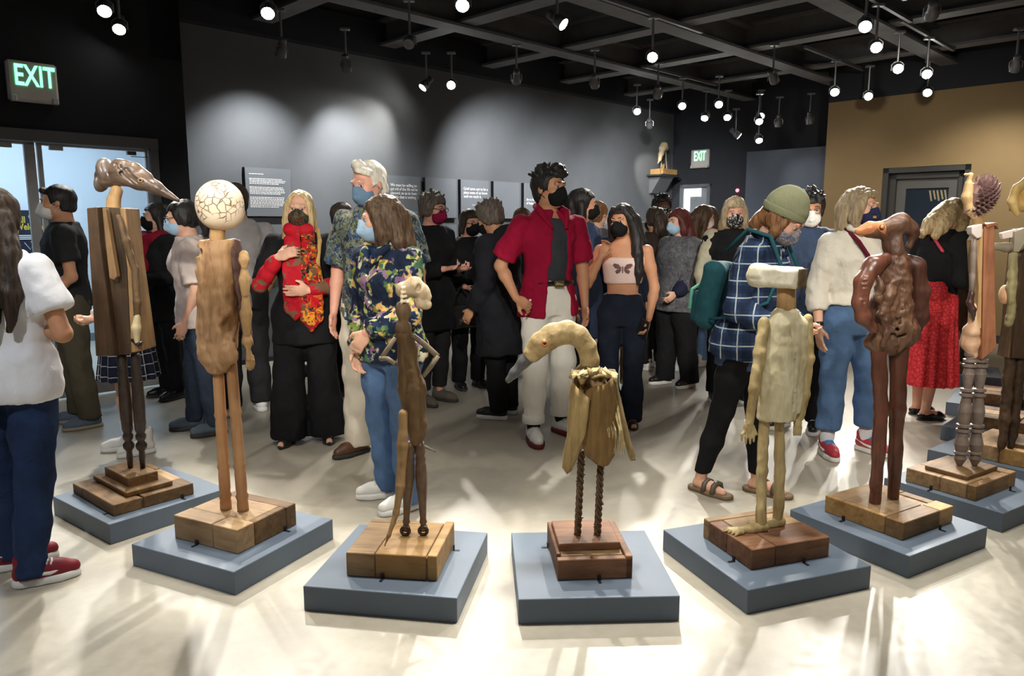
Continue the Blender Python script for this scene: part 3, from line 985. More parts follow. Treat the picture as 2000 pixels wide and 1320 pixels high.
s.chain([L(196, 376, -.03), L(214, 350, -.055), L(208, 320, -.05)], [.004, .005, .004], .006, 's')
s.obj('head', wood('polished_dark_head', sr(34, 27, 24), sr(108, 88, 72), (.15, 1, 1), 26, .32, .3, .5, .12), r, amp=.0015, freq=40, seed=2)
s = SDF(.0047)
s.ell(L(207, 334, -.004), (.040, .060, .062), rotm(0, -8, 0)); s.ell(L(198, 356, .0), (.024, .056, .050), rotm(0, 14, 0), k=.012)
s.chain([L(199, 318, -.052), L(206, 342, -.062), L(203, 368, -.048)], [.005, .006, .004], .005, 's')
s.obj('crest', wood('grey_brown_crest', sr(44, 38, 36), sr(112, 98, 88), (1, 1, .2), 22, .35, .3, .5, .12), r, amp=.002, freq=30, seed=5)
mb = MB(); q = L(274, 352, -.045)
mb.tube([(q[0] + .010 * math.cos(w), q[1], q[2] + .008 * math.sin(w)) for w in np.linspace(0, 2 * math.pi, 15)], .003, 6); mb.build('eye_ring', W_tan, r, smooth=True)
SDF(.0024).ell(q, .006).obj('eye', M_clip, r)
s = SDF(.0056); s.chain([L(228, 372), L(222, 392), L(222, 408)], [.028, .030, .036], .01)
s.obj('neck', W_tan, r)
W_old = wood('old_dark_board', sr(48, 37, 27), sr(98, 78, 56), scale=34)
board(r, 'body_board', W_dark, L, [(187, 407), (207, 405), (212, 470), (240, 690), (204, 690)], -.10, .06)
board(r, 'body_board', W_old, L, [(206, 405), (246, 406), (256, 480), (268, 688), (238, 690)], -.055, .06)
W_dull = wood('dull_tan_board', sr(100, 76, 50), sr(166, 132, 92), scale=34)
board(r, 'body_board', W_dull, L, [(248, 407), (259, 407), (268, 500), (293, 680), (270, 684), (262, 520)], -.09, .05)
board(r, 'arm', W_dull, L, [(203, 407), (210, 407), (232, 540), (226, 546), (217, 543)], -.125, -.09)
s = SDF(.0056); s.chain([L(232, 424, -.10), L(246, 470, -.11), L(262, 524, -.10)], [.014, .019, .015], .008)
s.chain([L(264, 524, -.10), L(268, 590, -.11), L(268, 640, -.115)], [.016, .019, .012], .008)
s.obj('arm', W_mid, r, amp=.002, freq=30)
s = SDF(.0047); s.chain([L(268, 615, -.115), L(266, 640, -.12), L(268, 668, -.118)], [.014, .021, .012], .01)
s.obj('hand', plain('pale_bone', sr(205, 190, 150), .5, .3, var=.2), r)
s = SDF(.0047); s.chain([L(258, 664, -.10), L(270, 672, -.12), L(277, 668, -.1)], [.008, .011, .006], .006)
s.obj('claw', M_clip, r)
TURN = [(0, .020), (.05, .026), (.10, .022), (.12, .027), (.14, .021), (.17, .026), (.19, .022), (.24, .027), (.45, .030), (.66, .026), (.69, .019), (.71, .026), (.74, .024), (.76, .016), (.79, .028), (.82, .027), (.85, .014), (.9, .016), (1, .012)]
M_turn = plain('dark_turned_wood', sr(60, 50, 44), .38, .5, var=.3, scale=30)
for a, b in (((237, 690), (256, 927)), ((264, 690), (281, 938))):
    q0, q1 = L(*a), L(*b); q1[2] = .232
    MB().lathe(q0, q1, TURN).build('leg', M_turn, r, smooth=True)

# ---------------------------------------------------------------- round-headed log figure
c = (-1.26, 3.22); L = lc(c)
plinth(c, -26, 'slate blue plinth under the round-headed log figure', ((-.04, -.186, 0), (.202, .10, 90)))
r = figure(c, 'log-bodied wooden figure with cracked round pale head and bamboo legs')
plank_base(r, (.005, .0), -26, .385, .36, .105, [(0, .28, [0, .62, 1], 0), (.28, .82, [0, .9, 1], .003), (.82, 1, [0, 1], -.004)], [W_pine, W_pine, W_brown, W_honey], 2)


def cracked():
    t = NT('cracked_pale_wood')
    v = t.co()
    vo = t.n('ShaderNodeTexVoronoi', feature='DISTANCE_TO_EDGE'); vo.inputs['Scale'].default_value = 32
    nz = t.n('ShaderNodeTexNoise'); t.l(v, nz.inputs['Vector']); nz.inputs['Scale'].default_value = 14
    t.l(t.mix(.05, v, nz.outputs['Color'], 'ADD'), vo.inputs['Vector'])
    ed = t.ramp(vo.outputs['Distance'], [(.0, (0, 0, 0)), (.07, (1, 1, 1))])
    msk = t.ramp(t.noise(v, 9, 2), [(.42, (0, 0, 0)), (.52, (1, 1, 1))])
    e2 = t.mix(msk, (1, 1, 1), ed)
    t.col(t.mix(e2, sr(120, 88, 62), sr(228, 206, 178)))
    t.bump(e2, .6, .01)
    return t.fin(.55, .3)


s = SDF(.0056); s.ell(L(429, 398), (.098, .098, .10)).ell(L(432, 420), (.08, .085, .06), k=.04)
s.obj('head', cracked(), r, amp=.003, freq=12)
s = SDF(.0056); s.chain([L(426, 444), L(425, 462), L(424, 490)], [.032, .029, .036], .01)
s.obj('neck', W_tan, r, amp=.003, freq=25)


def log_mat():
    t = NT('peeled_log')
    f = t.noise(t.co((1, 1, .25)), 24, 5, .65, .8); g = t.noise(t.co(), 6, 3)
    c = t.ramp(f, [(.28, sr(96, 66, 42)), (.5, sr(168, 126, 86)), (.75, sr(204, 168, 126))])
    t.col(t.mix(.35, c, t.ramp(g, [(.35, sr(136, 98, 64)), (.65, sr(206, 172, 132))])))
    t.bump(f, .5, .01); return t.fin(.6, .25)


M_log = log_mat()
s = SDF(.0062)
s.loft([(.84, .045, .045, -.04), (.90, .085, .07, -.035), (1.0, .088, .08, -.03), (1.2, .084, .082, -.02), (1.37, .086, .08, -.014), (1.42, .075, .07, -.005)], k=.0)
s.ell(L(446, 690, -.06), (.045, .04, .05), k=.02)
s.chain([L(410, 500, -.085), L(408, 600, -.088), L(412, 690, -.08)], [.005, .007, .005], .008, 's')
s.ell(L(455, 640, -.06), (.05, .05, .055), k=.01, mode='s')
s.ell(L(398, 492, -.02), (.05, .05, .02), k=.01, mode='s')
s.obj('body', M_log, r, amp=.007, freq=14, seed=4, amp2=.0045, freq2=42)
s = SDF(.0056); s.loft([(.95, .016, .05, .09, .03), (1.15, .018, .06, .085, .03), (1.42, .03, .05, .05, .02)])
s.obj('bark_slab', wood('dark_bark', sr(46, 34, 34), sr(120, 86, 74), scale=30), r, amp=.008, freq=22, seed=6)
s = SDF(.0047)
for (a, b, r0, r1, r2) in (((476, 498), (477, 520), .020, .023, .014), ((477, 524), (479, 574), .014, .025, .017), ((479, 580), (482, 652), .017, .026, .015), ((482, 656), (485, 680), .018, .023, .011)):
    a = L(*a, -.01); b = L(*b, -.02); m = a * .55 + b * .45
    s.chain([a, m, b], [r0, r1, r2], .004)
s.obj('arm', W_tan, r)
s = SDF(.0036); s.chain([L(485, 684, -.02), L(488, 700, -.02)], [.011, .016], .01)
for i in range(4): s.chain([L(482 + i * 4.2, 703, -.02 - .004 * i), L(482 + i * 4.2, 716, -.028), L(483 + i * 4, 724 - abs(i - 1.4) * 3, -.024)], [.0055, .005, .004], .003)
s.chain([L(494, 696, -.02), L(497, 712, -.028)], [.006, .004], .004)
s.obj('hand', W_tan, r)
BAM = wood('bamboo', sr(146, 100, 66), sr(200, 156, 112), (1, 1, .05), 30, .4, .4)
for a, b in (((425, 708), (442, 1003)), ((451, 700), (476, 1012))):
    q0, q1 = L(*a), L(*b, -.02 if a[0] > 440 else 0); q1[2] = .203
    pr = []
    for t in np.linspace(0, 1, 41):
        j = min(abs(t - q) for q in (.36, .70, .90)); pr.append((t, .024 + .004 * t * .3 + (.0035 if j < .012 else 0) - (.002 if .012 <= j < .026 else 0)))
    MB().lathe(q0, q1, pr).build('leg', BAM, r, smooth=True)

# ---------------------------------------------------------------- skull-headed thin figure with a tail
c = (-.46, 2.95); L = lc(c)
plinth(c, -9, 'slate blue plinth under the thin bone-headed figure', ((-.02, -.20, 0), (.197, .10, 90)))
r = figure(c, 'thin driftwood figure with pale bone head, stick arms and long tail')
plank_base(r, (.005, -.02), -7, .37, .35, .10, [(0, .9, [0, .32, .88], .0), (0, 1, [.89, 1], .004), (.9, 1, [0, .3, .6, .88], -.003)], [W_pine, W_honey, W_pine], 3)
bone = plain('pale_bone', ())
M_bonewood = wood('grey_brown_bone', sr(128, 106, 80), sr(206, 188, 156), (1, 1, .3), 24, .55, .3)
s = SDF(.0036)
s.chain([L(790, 566), L(808, 560), L(826, 572)], [.034, .036, .026], .02)
s.chain([L(826, 566), L(838, 580)], [.022, .012], .01); s.chain([L(818, 592), L(834, 595)], [.022, .018], .012)
s.ell(L(817, 562, -.034), (.011, .02, .018), rotm(0, 20, 0), k=.006, mode='s')
s.chain([L(824, 581, -.04), L(842, 583, -.03)], [.004, .005], .003, 's')
s.ell(L(800, 595, -.02), (.02, .03, .012), k=.01, mode='s')
s.obj('skull', M_bonewood, r, amp=.003, freq=26, seed=3)
s = SDF(.0034)
for i in range(4): s.chain([L(795 - i * .8, 560 + i * 9, -.03), L(786 - i * .5, 562 + i * 9, -.035), L(783, 568 + i * 9, -.03)], [.005, .0065, .003], .003)
s.obj('teeth', plain('bone_white', sr(226, 208, 172), .5, .3), r)
MB().lathe(L(788, 590), L(788, 648), [(0, .022), (.25, .032), (.38, .031), (.55, .022), (.66, .020), (.7, .028), (.82, .032), (.9, .033), (1, .034)], 16).build('neck', W_mid, r, smooth=True)
s = SDF(.0056)
s.chain([L(788, 650), L(796, 700), L(805, 760), L(810, 820), L(812, 858)], [.033, .041, .050, .043, .030], .02)
s.chain([L(822, 800), L(820, 850)], [.022, .024], .02)
for a, b in (((786, 690), (790, 720)), ((792, 735), (790, 765)), ((818, 720), (826, 745)), ((822, 820), (824, 845)), ((776, 660), (780, 700))):
    s.cone(L(*a, -.045), L(*b, -.05), .006, .009, .008, 's')
s.obj('body', wood('brown_driftwood', sr(62, 46, 32), sr(138, 110, 76), (1, 1, .15), 28, .5, .4), r, amp=.006, freq=18, seed=9, amp2=.0015, freq2=70)
M_stick = wood('grey_stick', sr(92, 80, 66), sr(160, 144, 122), (1, 1, .2), 30)
MB().tube([L(806, 655, -.01), L(828, 672, -.01), L(838, 680, -.01), L(855, 696, -.01)], [.011, .012, .011, .011]).tube([L(855, 694, -.01), L(842, 715, -.02), L(826, 735, -.03)], [.0115, .010, .009]).build('arm', M_stick, r, smooth=True)
MB().tube([L(772, 660, -.02), L(756, 683, -.02), L(743, 703, -.02)], [.009, .010, .010]).tube([L(743, 700, -.02), L(756, 700, -.04), L(772, 710, -.05)], [.0105, .009, .009]).build('arm', M_stick, r, smooth=True)
s = SDF(.0047); s.chain([L(788, 808, -.05), L(786, 870, -.06), L(782, 950, -.09), L(774, 1000, -.10), L(760, 1045, -.135), np.array(at_floor(751, 1066, .215)) - np.array([c[0], c[1], 0])], [.019, .021, .017, .013, .008, .004], .008)
s.obj('tail', W_tan, r, amp=.002, freq=22)
MB().tube([L(822, 868, .02), L(838, 876, .03), L(852, 882, .035)], [.006, .005, .002]).build('twig', M_stick, r, smooth=True)
T3 = [(0, .016), (.06, .020), (.12, .021), (.16, .017), (.19, .022), (.23, .019), (.26, .022), (.4, .025), (.55, .022), (.7, .017), (.86, .013), (.9, .016), (.93, .011), (.96, .018), (1, .016)]
for a, b in (((802, 862), (792, 1012)), ((820, 862), (827, 1016))):
    q0, q1 = L(*a), L(*b); q1[2] = .218
    MB().lathe(q0, q1, T3).build('leg', M_turn2 if 'M_turn2' in globals() else plain('brown_turned_wood', sr(104, 82, 64), .4, .45, var=.25, scale=30), r, smooth=True)
    M_fw = plain('dark_iron_ring', sr(60, 50, 44), .4, .5)
    mb = MB(); mb.tube([(q1[0] + .017 * math.cos(w), -.012, .222 + .017 * math.sin(w)) for w in np.linspace(0, 2 * math.pi, 15)], .007, 8)
    mb.build('foot_ring', M_fw, r, smooth=True)

# ---------------------------------------------------------------- curved-neck bird
c = (.315, 2.91); L = lc(c)
plinth(c, 2.5, 'slate blue plinth under the curved-neck bird at front', ((-.155, .14, -90), (.02, -.168, 0)))
r = figure(c, 'bird sculpture with curved neck, grey bill and palm-bark wings')
b4 = plank_base(r, (.0, .02), 4, .30, .36, .085, [(0, .1, [0, 1], .0), (.1, 1, [0, .06], .012), (.1, 1, [.06, .9], .0), (0, 1, [.9, 1], .01)], [W_red, W_red, W_pine], 4)
MB().box((-.01, .02, .2), (.125, .12, .016), .003).build('plank', W_red, b4)
W_palm = wood('palm_bark', sr(118, 94, 58), sr(192, 168, 118), (1, 1, .12), 40, .6, .3)
W_neck = wood('pale_fibrous_neck', sr(122, 98, 62), sr(200, 178, 132), (.5, .5, .5), 46, .6, .3, .25, .7)
s = SDF(.0047)
neck = [(1040, 690), (1056, 672), (1080, 655), (1106, 648), (1130, 656), (1146, 678), (1152, 705), (1150, 735)]
s.chain([L(x, y) for x, y in neck], [.036, .043, .046, .042, .038, .036, .035, .036], .02)
s.cone(L(1063, 667, -.046), L(1063, 667, -.05), .007, .007, .003)
s.obj('neck', W_neck, r, amp=.002, freq=40, seed=3, stretch=(1, 1, 1))
s = SDF(.0036); s.chain([L(1040, 692), L(1022, 708), L(1005, 728), L(993, 742)], [.030, .023, .019, .013], .012)
s.chain([L(1028, 708, -.024), L(1010, 730, -.02), L(994, 745, -.012)], [.002, .003, .002], .002, 's')
s.obj('bill', plain('dark_grey_bill', sr(84, 84, 86), .4, .45, var=.2), r)
for sy in (-1, 1):
    mb = MB(); q = L(1063, 667, 0); yy = sy * .047
    mb.tube([(q[0] + .0095 * math.cos(w), yy, q[2] + .0095 * math.sin(w)) for w in np.linspace(0, 2 * math.pi, 15)], .004, 8)
    mb.build('eye', plain('orange_glass_eye', sr(214, 120, 74), .3, .5), r, smooth=True)
    SDF(.002).ell((q[0], yy, q[2]), .006).obj('pupil', M_clip, r)
s = SDF(.0047)
s.chain([L(1150, 735), L(1155, 770), L(1160, 820), L(1166, 870), L(1170, 890)], [.060, .070, .066, .050, .030], .03)
s.ell(L(1136, 762, -.07), (.040, .045, .030), k=.015, mode='s')
s.obj('body', wood('dark_palm_core', sr(84, 64, 40), sr(158, 130, 88), (1, 1, .12), 40, .7, .3), r, amp=.005, freq=20, seed=8, amp2=.003, freq2=60, stretch=(1, 1, .4))


def sheet(root, name, mat, P0, P1, thick, nu=14, nv=10, bow=(0, -.02, 0), amp=.004, seed=0):
    """curved slab between two traced edges P0, P1 (lists of points), bulging along bow"""
    P0 = np.array(P0); P1 = np.array(P1)
    def edge(P, t):
        s_ = np.linspace(0, 1, len(P)); return np.stack([np.interp(t, s_, P[:, i]) for i in range(3)], -1)
    tt = np.linspace(0, 1, nu); V = []
    for side in (0, 1):
        for i in range(nu):
            for j in range(nv):
                w = j / (nv - 1)
                q = edge(P0, tt[i]) * (1 - w) + edge(P1, tt[i]) * w + np.array(bow) * 4 * w * (1 - w)
                V.append(q)
    V = np.array(V, np.float32); V += amp * np.stack([vnoise(V * 22, seed + i) for i in range(3)], -1)
    n = nu * nv; V[n:, 1] += thick
    Q = []
    I = lambda a, i, j: a * n + i * nv + j
    for i in range(nu - 1):
        for j in range(nv - 1):
            Q.append((I(0, i, j), I(0, i, j + 1), I(0, i + 1, j + 1), I(0, i + 1, j)))
            Q.append((I(1, i, j), I(1, i + 1, j), I(1, i + 1, j + 1), I(1, i, j + 1)))
        for j, fl in ((0, 0), (nv - 1, 1)):
            q = (I(0, i, j), I(0, i + 1, j), I(1, i + 1, j), I(1, i, j)); Q.append(q if not fl else q[::-1])
    for j in range(nv - 1):
        for i, fl in ((0, 1), (nu - 1, 0)):
            q = (I(0, i, j), I(0, i, j + 1), I(1, i, j + 1), I(1, i, j)); Q.append(q if fl == 0 else q[::-1])
    return ob(name, mesh_np(name, V, Q), mat, root)


W_core = wood('brown_fibrous_palm', sr(88, 64, 38), sr(170, 138, 88), (1, 1, .08), 46, .7, .35)
sheet(r, 'wing', W_palm, [L(1116, 738, -.03), L(1111, 800, -.05), L(1105, 860, -.05), L(1098, 912, -.05), L(1109, 926, -.06)],
      [L(1152, 778, -.115), L(1150, 815, -.12), L(1143, 850, -.12), L(1133, 880, -.10), L(1117, 920, -.07)], .008, bow=(-.01, -.015, 0), seed=1)
sheet(r, 'breast', W_core, [L(1146, 762, -.075), L(1134, 815, -.085), L(1134, 870, -.08), L(1146, 893, -.08), L(1162, 908, -.08)],
      [L(1200, 734, -.055), L(1207, 800, -.07), L(1206, 860, -.07), L(1202, 890, -.07), L(1190, 906, -.07)], .010, nu=20, nv=14, bow=(0, -.03, 0), amp=.007, seed=6)
sheet(r, 'wing', W_palm, [L(1188, 722, -.03), L(1199, 790, -.06), L(1212, 850, -.06), L(1228, 893, -.05), L(1232, 900, -.05)],
      [L(1200, 724, .02), L(1212, 780, .02), L(1226, 840, .0), L(1237, 880, -.01), L(1238, 898, -.03)], .009, bow=(.01, -.01, 0), seed=2)
M_fib = plain('pale_palm_fibre', sr(206, 186, 138), .7, .2, var=.3, scale=40)
rn = random.Random(4)
for i in range(15):
    x = 1124 + (i * 37 % 15) * 5.3; ph_ = (x - 1124) / 75; dy = -.045 - .045 * math.sin(math.pi * ph_) + rn.uniform(-.006, .006)
    w_ = rn.uniform(4, 11); ln_ = rn.uniform(10, 26) + (20 if ph_ > .55 and i % 2 else 0); sl = rn.uniform(-16, 16); y0 = 722 + rn.uniform(-7, 6) + 6 * abs(ph_ - .5)
    sheet(r, 'husk_strip', M_fib if i % 3 else W_palm, [L(x - w_, y0, dy + .015), L(x - w_ * .8 + sl * .4, y0 + ln_ * .5, dy - .008), L(x - w_ * .5 + sl, y0 + ln_, dy - rn.uniform(0, .02))],
          [L(x + w_, y0 + rn.uniform(-6, 6), dy + .02), L(x + w_ * .7 + sl * .5, y0 + ln_ * .45, dy - .012), L(x + w_ * .3 + sl, y0 + ln_ * rn.uniform(.8, 1.15), dy - rn.uniform(0, .02))], .0025, 8, 6, (0, -.008, 0), .009, i)
SDF(.0056).ell(L(1156, 732), (.066, .056, .020)).obj('collar', W_palm, r, amp=.008, freq=34)
mb = MB()
for i in range(26):
    x = rn.uniform(1186, 1216); mb.tube([L(x - 8, 790 + rn.uniform(0, 30), -.07), L(x, 840, -.09 + rn.uniform(-.01, .02)), L(x + rn.uniform(-3, 8), 868 + rn.uniform(0, 22), -.08)], [.003, .0025, .001], 5)
o = mb.build('fibre_fringe', plain('pale_palm_fibre', ()), r); o['kind'] = 'stuff'
M_rope = plain('twisted_dark_vine', sr(92, 70, 48), .45, .45, var=.4, scale=60)
for a, b in (((1136, 880), (1128, 1050)), ((1174, 890), (1167, 1046))):
    q0, q1 = L(*a), L(*b); q1[2] = .216; mb = MB()
    for ph in (0, 2.1, 4.2):
        pts = []
        for t in np.linspace(0, 1, 56):
            q = q0 * (1 - t) + q1 * t; w = t * 2 * math.pi * 4.5 + ph
            pts.append((q[0] + .0085 * math.cos(w), q[1] + .0085 * math.sin(w), q[2]))
        mb.tube(pts, .0075, 7)
    for i in range(14):
        t = rn.random(); q = q0 * (1 - t) + q1 * t; w = rn.uniform(0, 6.28)
        mb.tube([(q[0], q[1], q[2]), (q[0] + .021 * math.cos(w), q[1] + .021 * math.sin(w), q[2] + .008)], [.005, .002], 5)
    mb.build('leg', M_rope, r, smooth=True)

# ---------------------------------------------------------------- flat pale-headed figure with carved hands
c = (1.085, 3.055); L = lc(c)
plinth(c, 20, 'slate blue plinth under the pale hewn figure with bare carved feet', ((-.204, -.08, -90), (.06, -.192, 0)))
r = figure(c, 'pale hewn wooden figure with flat white head, hands and carved feet')
plank_base(r, (.01, .0), 19, .39, .35, .085, [(0, .5, [0, .3, 1], .002), (.5, .88, [0, .18, .7, 1], -.002), (.88, 1, [0, 1], .0)], [W_red, W_red, W_pine, W_pine], 5)


def hewn(name, dark, light):
    t = NT(name); v = t.co()
    vo = t.n('ShaderNodeTexVoronoi'); t.l(t.co((1, 1, .55)), vo.inputs['Vector']); vo.inputs['Scale'].default_value = 26
    f = t.noise(t.co((1, 1, .3)), 20, 4, .6)
    t.col(t.ramp(f, [(.28, dark), (.72, light)])); t.bump(vo.outputs['Distance'], .5, .012)
    return t.fin(.55, .3)


M_hew = hewn('hewn_pale_yellow_wood', sr(176, 162, 122), sr(228, 218, 186))
M_hewl = hewn('hewn_yellow_limb', sr(142, 120, 76), sr(208, 188, 140))
s = SDF(.0047); hc = L(1516, 540, 0); Rh = rotm(0, 2, -42); ex = Vector(Rh[:, 0])
s.box(hc, (.108, .046, .045), Rh, .022); s.ell(Vector(hc) - ex * .075 + Vector((0, 0, -.004)), (.05, .05, .045), Rh, k=.02)
s.chain([Vector(hc) - ex * .12 + Vector((-.03, -.045, -.012)), Vector(hc) + Vector((-.03, -.045, -.014)), Vector(hc) + ex * .09 + Vector((-.03, -.045, -.012))], [.003, .005, .004], .005, 's')
s.ell(Vector(hc) + ex * .05 + Vector((-.03, -.03, .05)), (.03, .03, .014), k=.012, mode='s')
s.obj('head', hewn('hewn_white_wood', sr(206, 196, 166), sr(240, 234, 214)), r, amp=.004, freq=18, seed=5)
s = SDF(.0047); s.box(Vector(hc) + ex * .109, (.004, .043, .041), Rh, .003); s.obj('shaded_end', wood('shaded_end_grain', sr(66, 52, 36), sr(128, 108, 78), (1, 1, 1), 30, .7, .3), r, amp=.003, freq=30)  # end grain slab, darkened with the shade of the head's far end
MB().lathe(L(1536, 560), L(1536, 610), [(0, .037), (.4, .038), (1, .040)], 12).build('neck', W_tan, r, smooth=True)
s = SDF(.0052)
s.loft([(.672, .078, .062, .028, -.01), (.80, .080, .070, .030, -.01), (.95, .076, .07, .036, -.005), (1.08, .070, .062, .045, .0), (1.13, .05, .048, .05), (1.15, .03, .03, .05)])
s.loft([(.70, .035, .055, .105, .02), (.95, .042, .06, .108, .02), (1.08, .04, .055, .105, .02), (1.12, .02, .03, .095, .02)], k=.006)
s.chain([L(1545, 640, -.06), L(1552, 720, -.06), L(1546, 800, -.06)], [.003, .005, .003], .005, 's')
s.obj('body', M_hew, r, amp=.0035, freq=24, seed=11)
s = SDF(.0044); s.chain([L(1492, 628, -.01), L(1484, 690, -.03), L(1474, 760, -.05), L(1463, 826, -.06)], [.021, .025, .022, .018], .012)
s.obj('arm', M_hewl, r, amp=.003, freq=26, seed=2)
s = SDF(.0036); s.ell(L(1462, 834, -.06), (.022, .016, .03), k=.01)
for i, (x, y) in enumerate(((1449, 860), (1457, 866), (1465, 866), (1472, 862))): s.chain([L(1456 + i * 4, 840, -.06), L(x, y - 12, -.068), L(x, y, -.064)], [.008, .0065, .0045], .004)
s.chain([L(1470, 832, -.06), L(1478, 848, -.066)], [.008, .005], .004)
s.obj('hand', M_hewl, r)
s = SDF(.0044); s.chain([L(1578, 622, .02), L(1580, 700, .01), L(1572, 770, .0), L(1562, 815, .0)], [.020, .022, .019, .017], .012)
s.obj('arm', M_hewl, r, amp=.003, freq=26, seed=5)
s = SDF(.004); s.ell(L(1558, 826, .0), (.018, .014, .026), k=.01)
for i in range(4): s.chain([L(1552 + i * 4, 834, .0), L(1550 + i * 4.4, 850, -.006)], [.007, .004], .004)
s.obj('hand', M_hewl, r)
for a, b, fx in (((1494, 812), (1487, 1030), -1), ((1522, 812), (1519, 1022), 1)):
    dy = -.035 if fx < 0 else .02
    q0, q1 = L(*a), L(*b, dy); q1[2] = .21; m = q0 * .5 + q1 * .5 + np.array([.006 * fx, 0, 0])
    s = SDF(.0052); s.chain([q0, m, q1], [.021, .0225, .022], .01); s.obj('leg', M_hewl, r, amp=.003, freq=22, seed=7)
    s = SDF(.0036); ft = Vector((q1[0], q1[1], .186)); d = Vector((-.95, -.18, 0)) if fx < 0 else Vector((-.75, -.1, 0))
    s.chain([ft + Vector((.01, 0, .02)), ft + d * .05 + Vector((0, 0, .012)), ft + d * .10 + Vector((0, 0, .008))], [.024, .021, .016], .012)
    e = Vector((-d.y, d.x, 0)).normalized()
    for i in range(5): s.chain([ft + d * .10 + e * (i - 2) * .010 + Vector((0, 0, .008)), ft + d * (.148 - .006 * abs(i - 1)) + e * (i - 2) * .015 + Vector((0, 0, .010)), ft + d * (.165 - .008 * abs(i - 1)) + e * (i - 2) * .017 + Vector((0, 0, .004))], [.009, .007, .005], .004)
    s.cut((0, 0, .1875), (0, 0, -1)); s.obj('foot', M_hewl, r)

# ---------------------------------------------------------------- dark gnarled dog-headed figure
c = (1.785, 3.375); L = lc(c)
plinth(c, 30.5, 'slate blue plinth under the gnarled red-brown figure', ((-.208, .08, -90), (.08, -.212, 0)))
r = figure(c, 'gnarled reddish-brown driftwood figure with a dog-like head')
plank_base(r, (.01, .01), 31, .40, .40, .08, [(0, .22, [0, .72, 1], .0), (.22, 1, [0, .08, .72], .003), (.22, .6, [.72, .86, 1], -.004), (.6, 1, [.72, 1], -.002)], [W_brown, W_honey, W_pine, W_brown], 6)


def gnarl():
    t = NT('gnarled_red_brown_wood')
    f = t.noise(t.co((1, 1, .3)), 16, 5, .65, 1.0); g = t.noise(t.co(), 5, 3)
    c_ = t.ramp(f, [(.28, sr(38, 22, 17)), (.5, sr(78, 48, 36)), (.75, sr(138, 98, 70))])
    t.col(t.mix(.45, c_, t.ramp(g, [(.38, sr(62, 36, 28)), (.62, sr(124, 94, 70))])))
    t.bump(f, .7, .014); return t.fin(.46, .4)


M_gn = gnarl()
s = SDF(.0047)
s.chain([L(1725, 450), L(1700, 449), L(1680, 452)], [.036, .030, .017], .02)
s.chain([L(1735, 445), L(1757, 436), L(1778, 448)], [.040, .044, .036], .02)
s.chain([L(1778, 440), L(1786, 458), L(1776, 480)], [.022, .020, .016], .015)
s.chain([L(1742, 462), L(1745, 490), L(1747, 512)], [.040, .040, .044], .02)
s.ell(L(1752, 462, -.045), (.030, .018, .028), rotm(0, 20, 0), k=.012, mode='s')
s.chain([L(1680, 460, -.02), L(1710, 463, -.035)], [.0025, .004], .003, 's')
s.cone(L(1723, 443, -.04), L(1723, 443, -.042), .010, .010, .003)
s.obj('head', M_gn, r, amp=.005, freq=20, seed=2)
SDF(.0024).ell(L(1723, 443, -.05), (.0085, .005, .0085)).obj('eye', plain('pale_bead_eye', sr(206, 150, 100), .3, .5), r)
s = SDF(.0047); s.chain([L(1724, 447, -.004), L(1700, 446, -.004), L(1677, 452, -.004)], [.036, .031, .018], .01)
s.cut(L(1724, 450), (1, 0, .15)); s.chain([L(1672, 461, -.03), L(1712, 464, -.04)], [.003, .004], .003, 's')
s.obj('snout', wood('orange_snout', sr(130, 66, 38), sr(206, 138, 92), (.2, 1, 1), 28, .4, .3), r, amp=.002, freq=30)
s = SDF(.0052)
s.chain([L(1748, 515), L(1746, 560), L(1745, 600), L(1742, 640), L(1740, 672)], [.066, .070, .076, .088, .050], .03)
s.ell(L(1773, 650), (.05, .06, .065), k=.03); s.ell(L(1710, 668), (.045, .05, .045), k=.03); s.ell(L(1722, 600), (.045, .06, .06), k=.03)
rn = random.Random(9)
for i in range(46):
    x = rn.uniform(1712, 1775); y = rn.uniform(540, 665); ln_ = rn.uniform(6, 22)
    s.chain([L(x, y, -.076), L(x + rn.uniform(-5, 5), y + ln_ * .5, -.080), L(x + rn.uniform(-6, 6), y + ln_, -.074)], [.006, .011, .004], .005, 's')
for i in range(12):
    x = rn.uniform(1715, 1772); y = rn.uniform(530, 650)
    s.chain([L(x, y, -.065), L(x + rn.uniform(-8, 8), y + 20, -.075), L(x + rn.uniform(-12, 12), y + 45, -.06)], [.009, .012, .006], .012)
s.obj('body', M_gn, r, amp=.007, freq=20, seed=12, amp2=.004, freq2=55)
s = SDF(.0052); s.chain([L(1728, 506, -.04), L(1706, 518, -.06), L(1686, 550, -.08), L(1679, 590, -.08), L(1686, 620, -.075), L(1706, 642, -.07)], [.028, .040, .036, .033, .032, .022], .02)
for i in range(9): s.cone(L(1672 + rn.uniform(0, 30), 540 + i * 10, -.115), L(1674 + rn.uniform(0, 30), 541 + i * 10, -.115), .005, .004, .003, 's')
s.obj('arm', wood('smooth_red_branch', sr(54, 28, 22), sr(124, 76, 58), (1, 1, .2), 22, .32, .4, .5), r, amp=.003, freq=14)
s = SDF(.0052); s.chain([L(1772, 508, .02), L(1788, 520, .02), L(1796, 570, .03), L(1794, 620, .04), L(1782, 655, .05)], [.028, .038, .042, .040, .03], .02)
s.obj('arm', wood('dark_branch', sr(34, 20, 18), sr(92, 58, 46), (1, 1, .2), 22, .4, .4), r, amp=.003, freq=14)
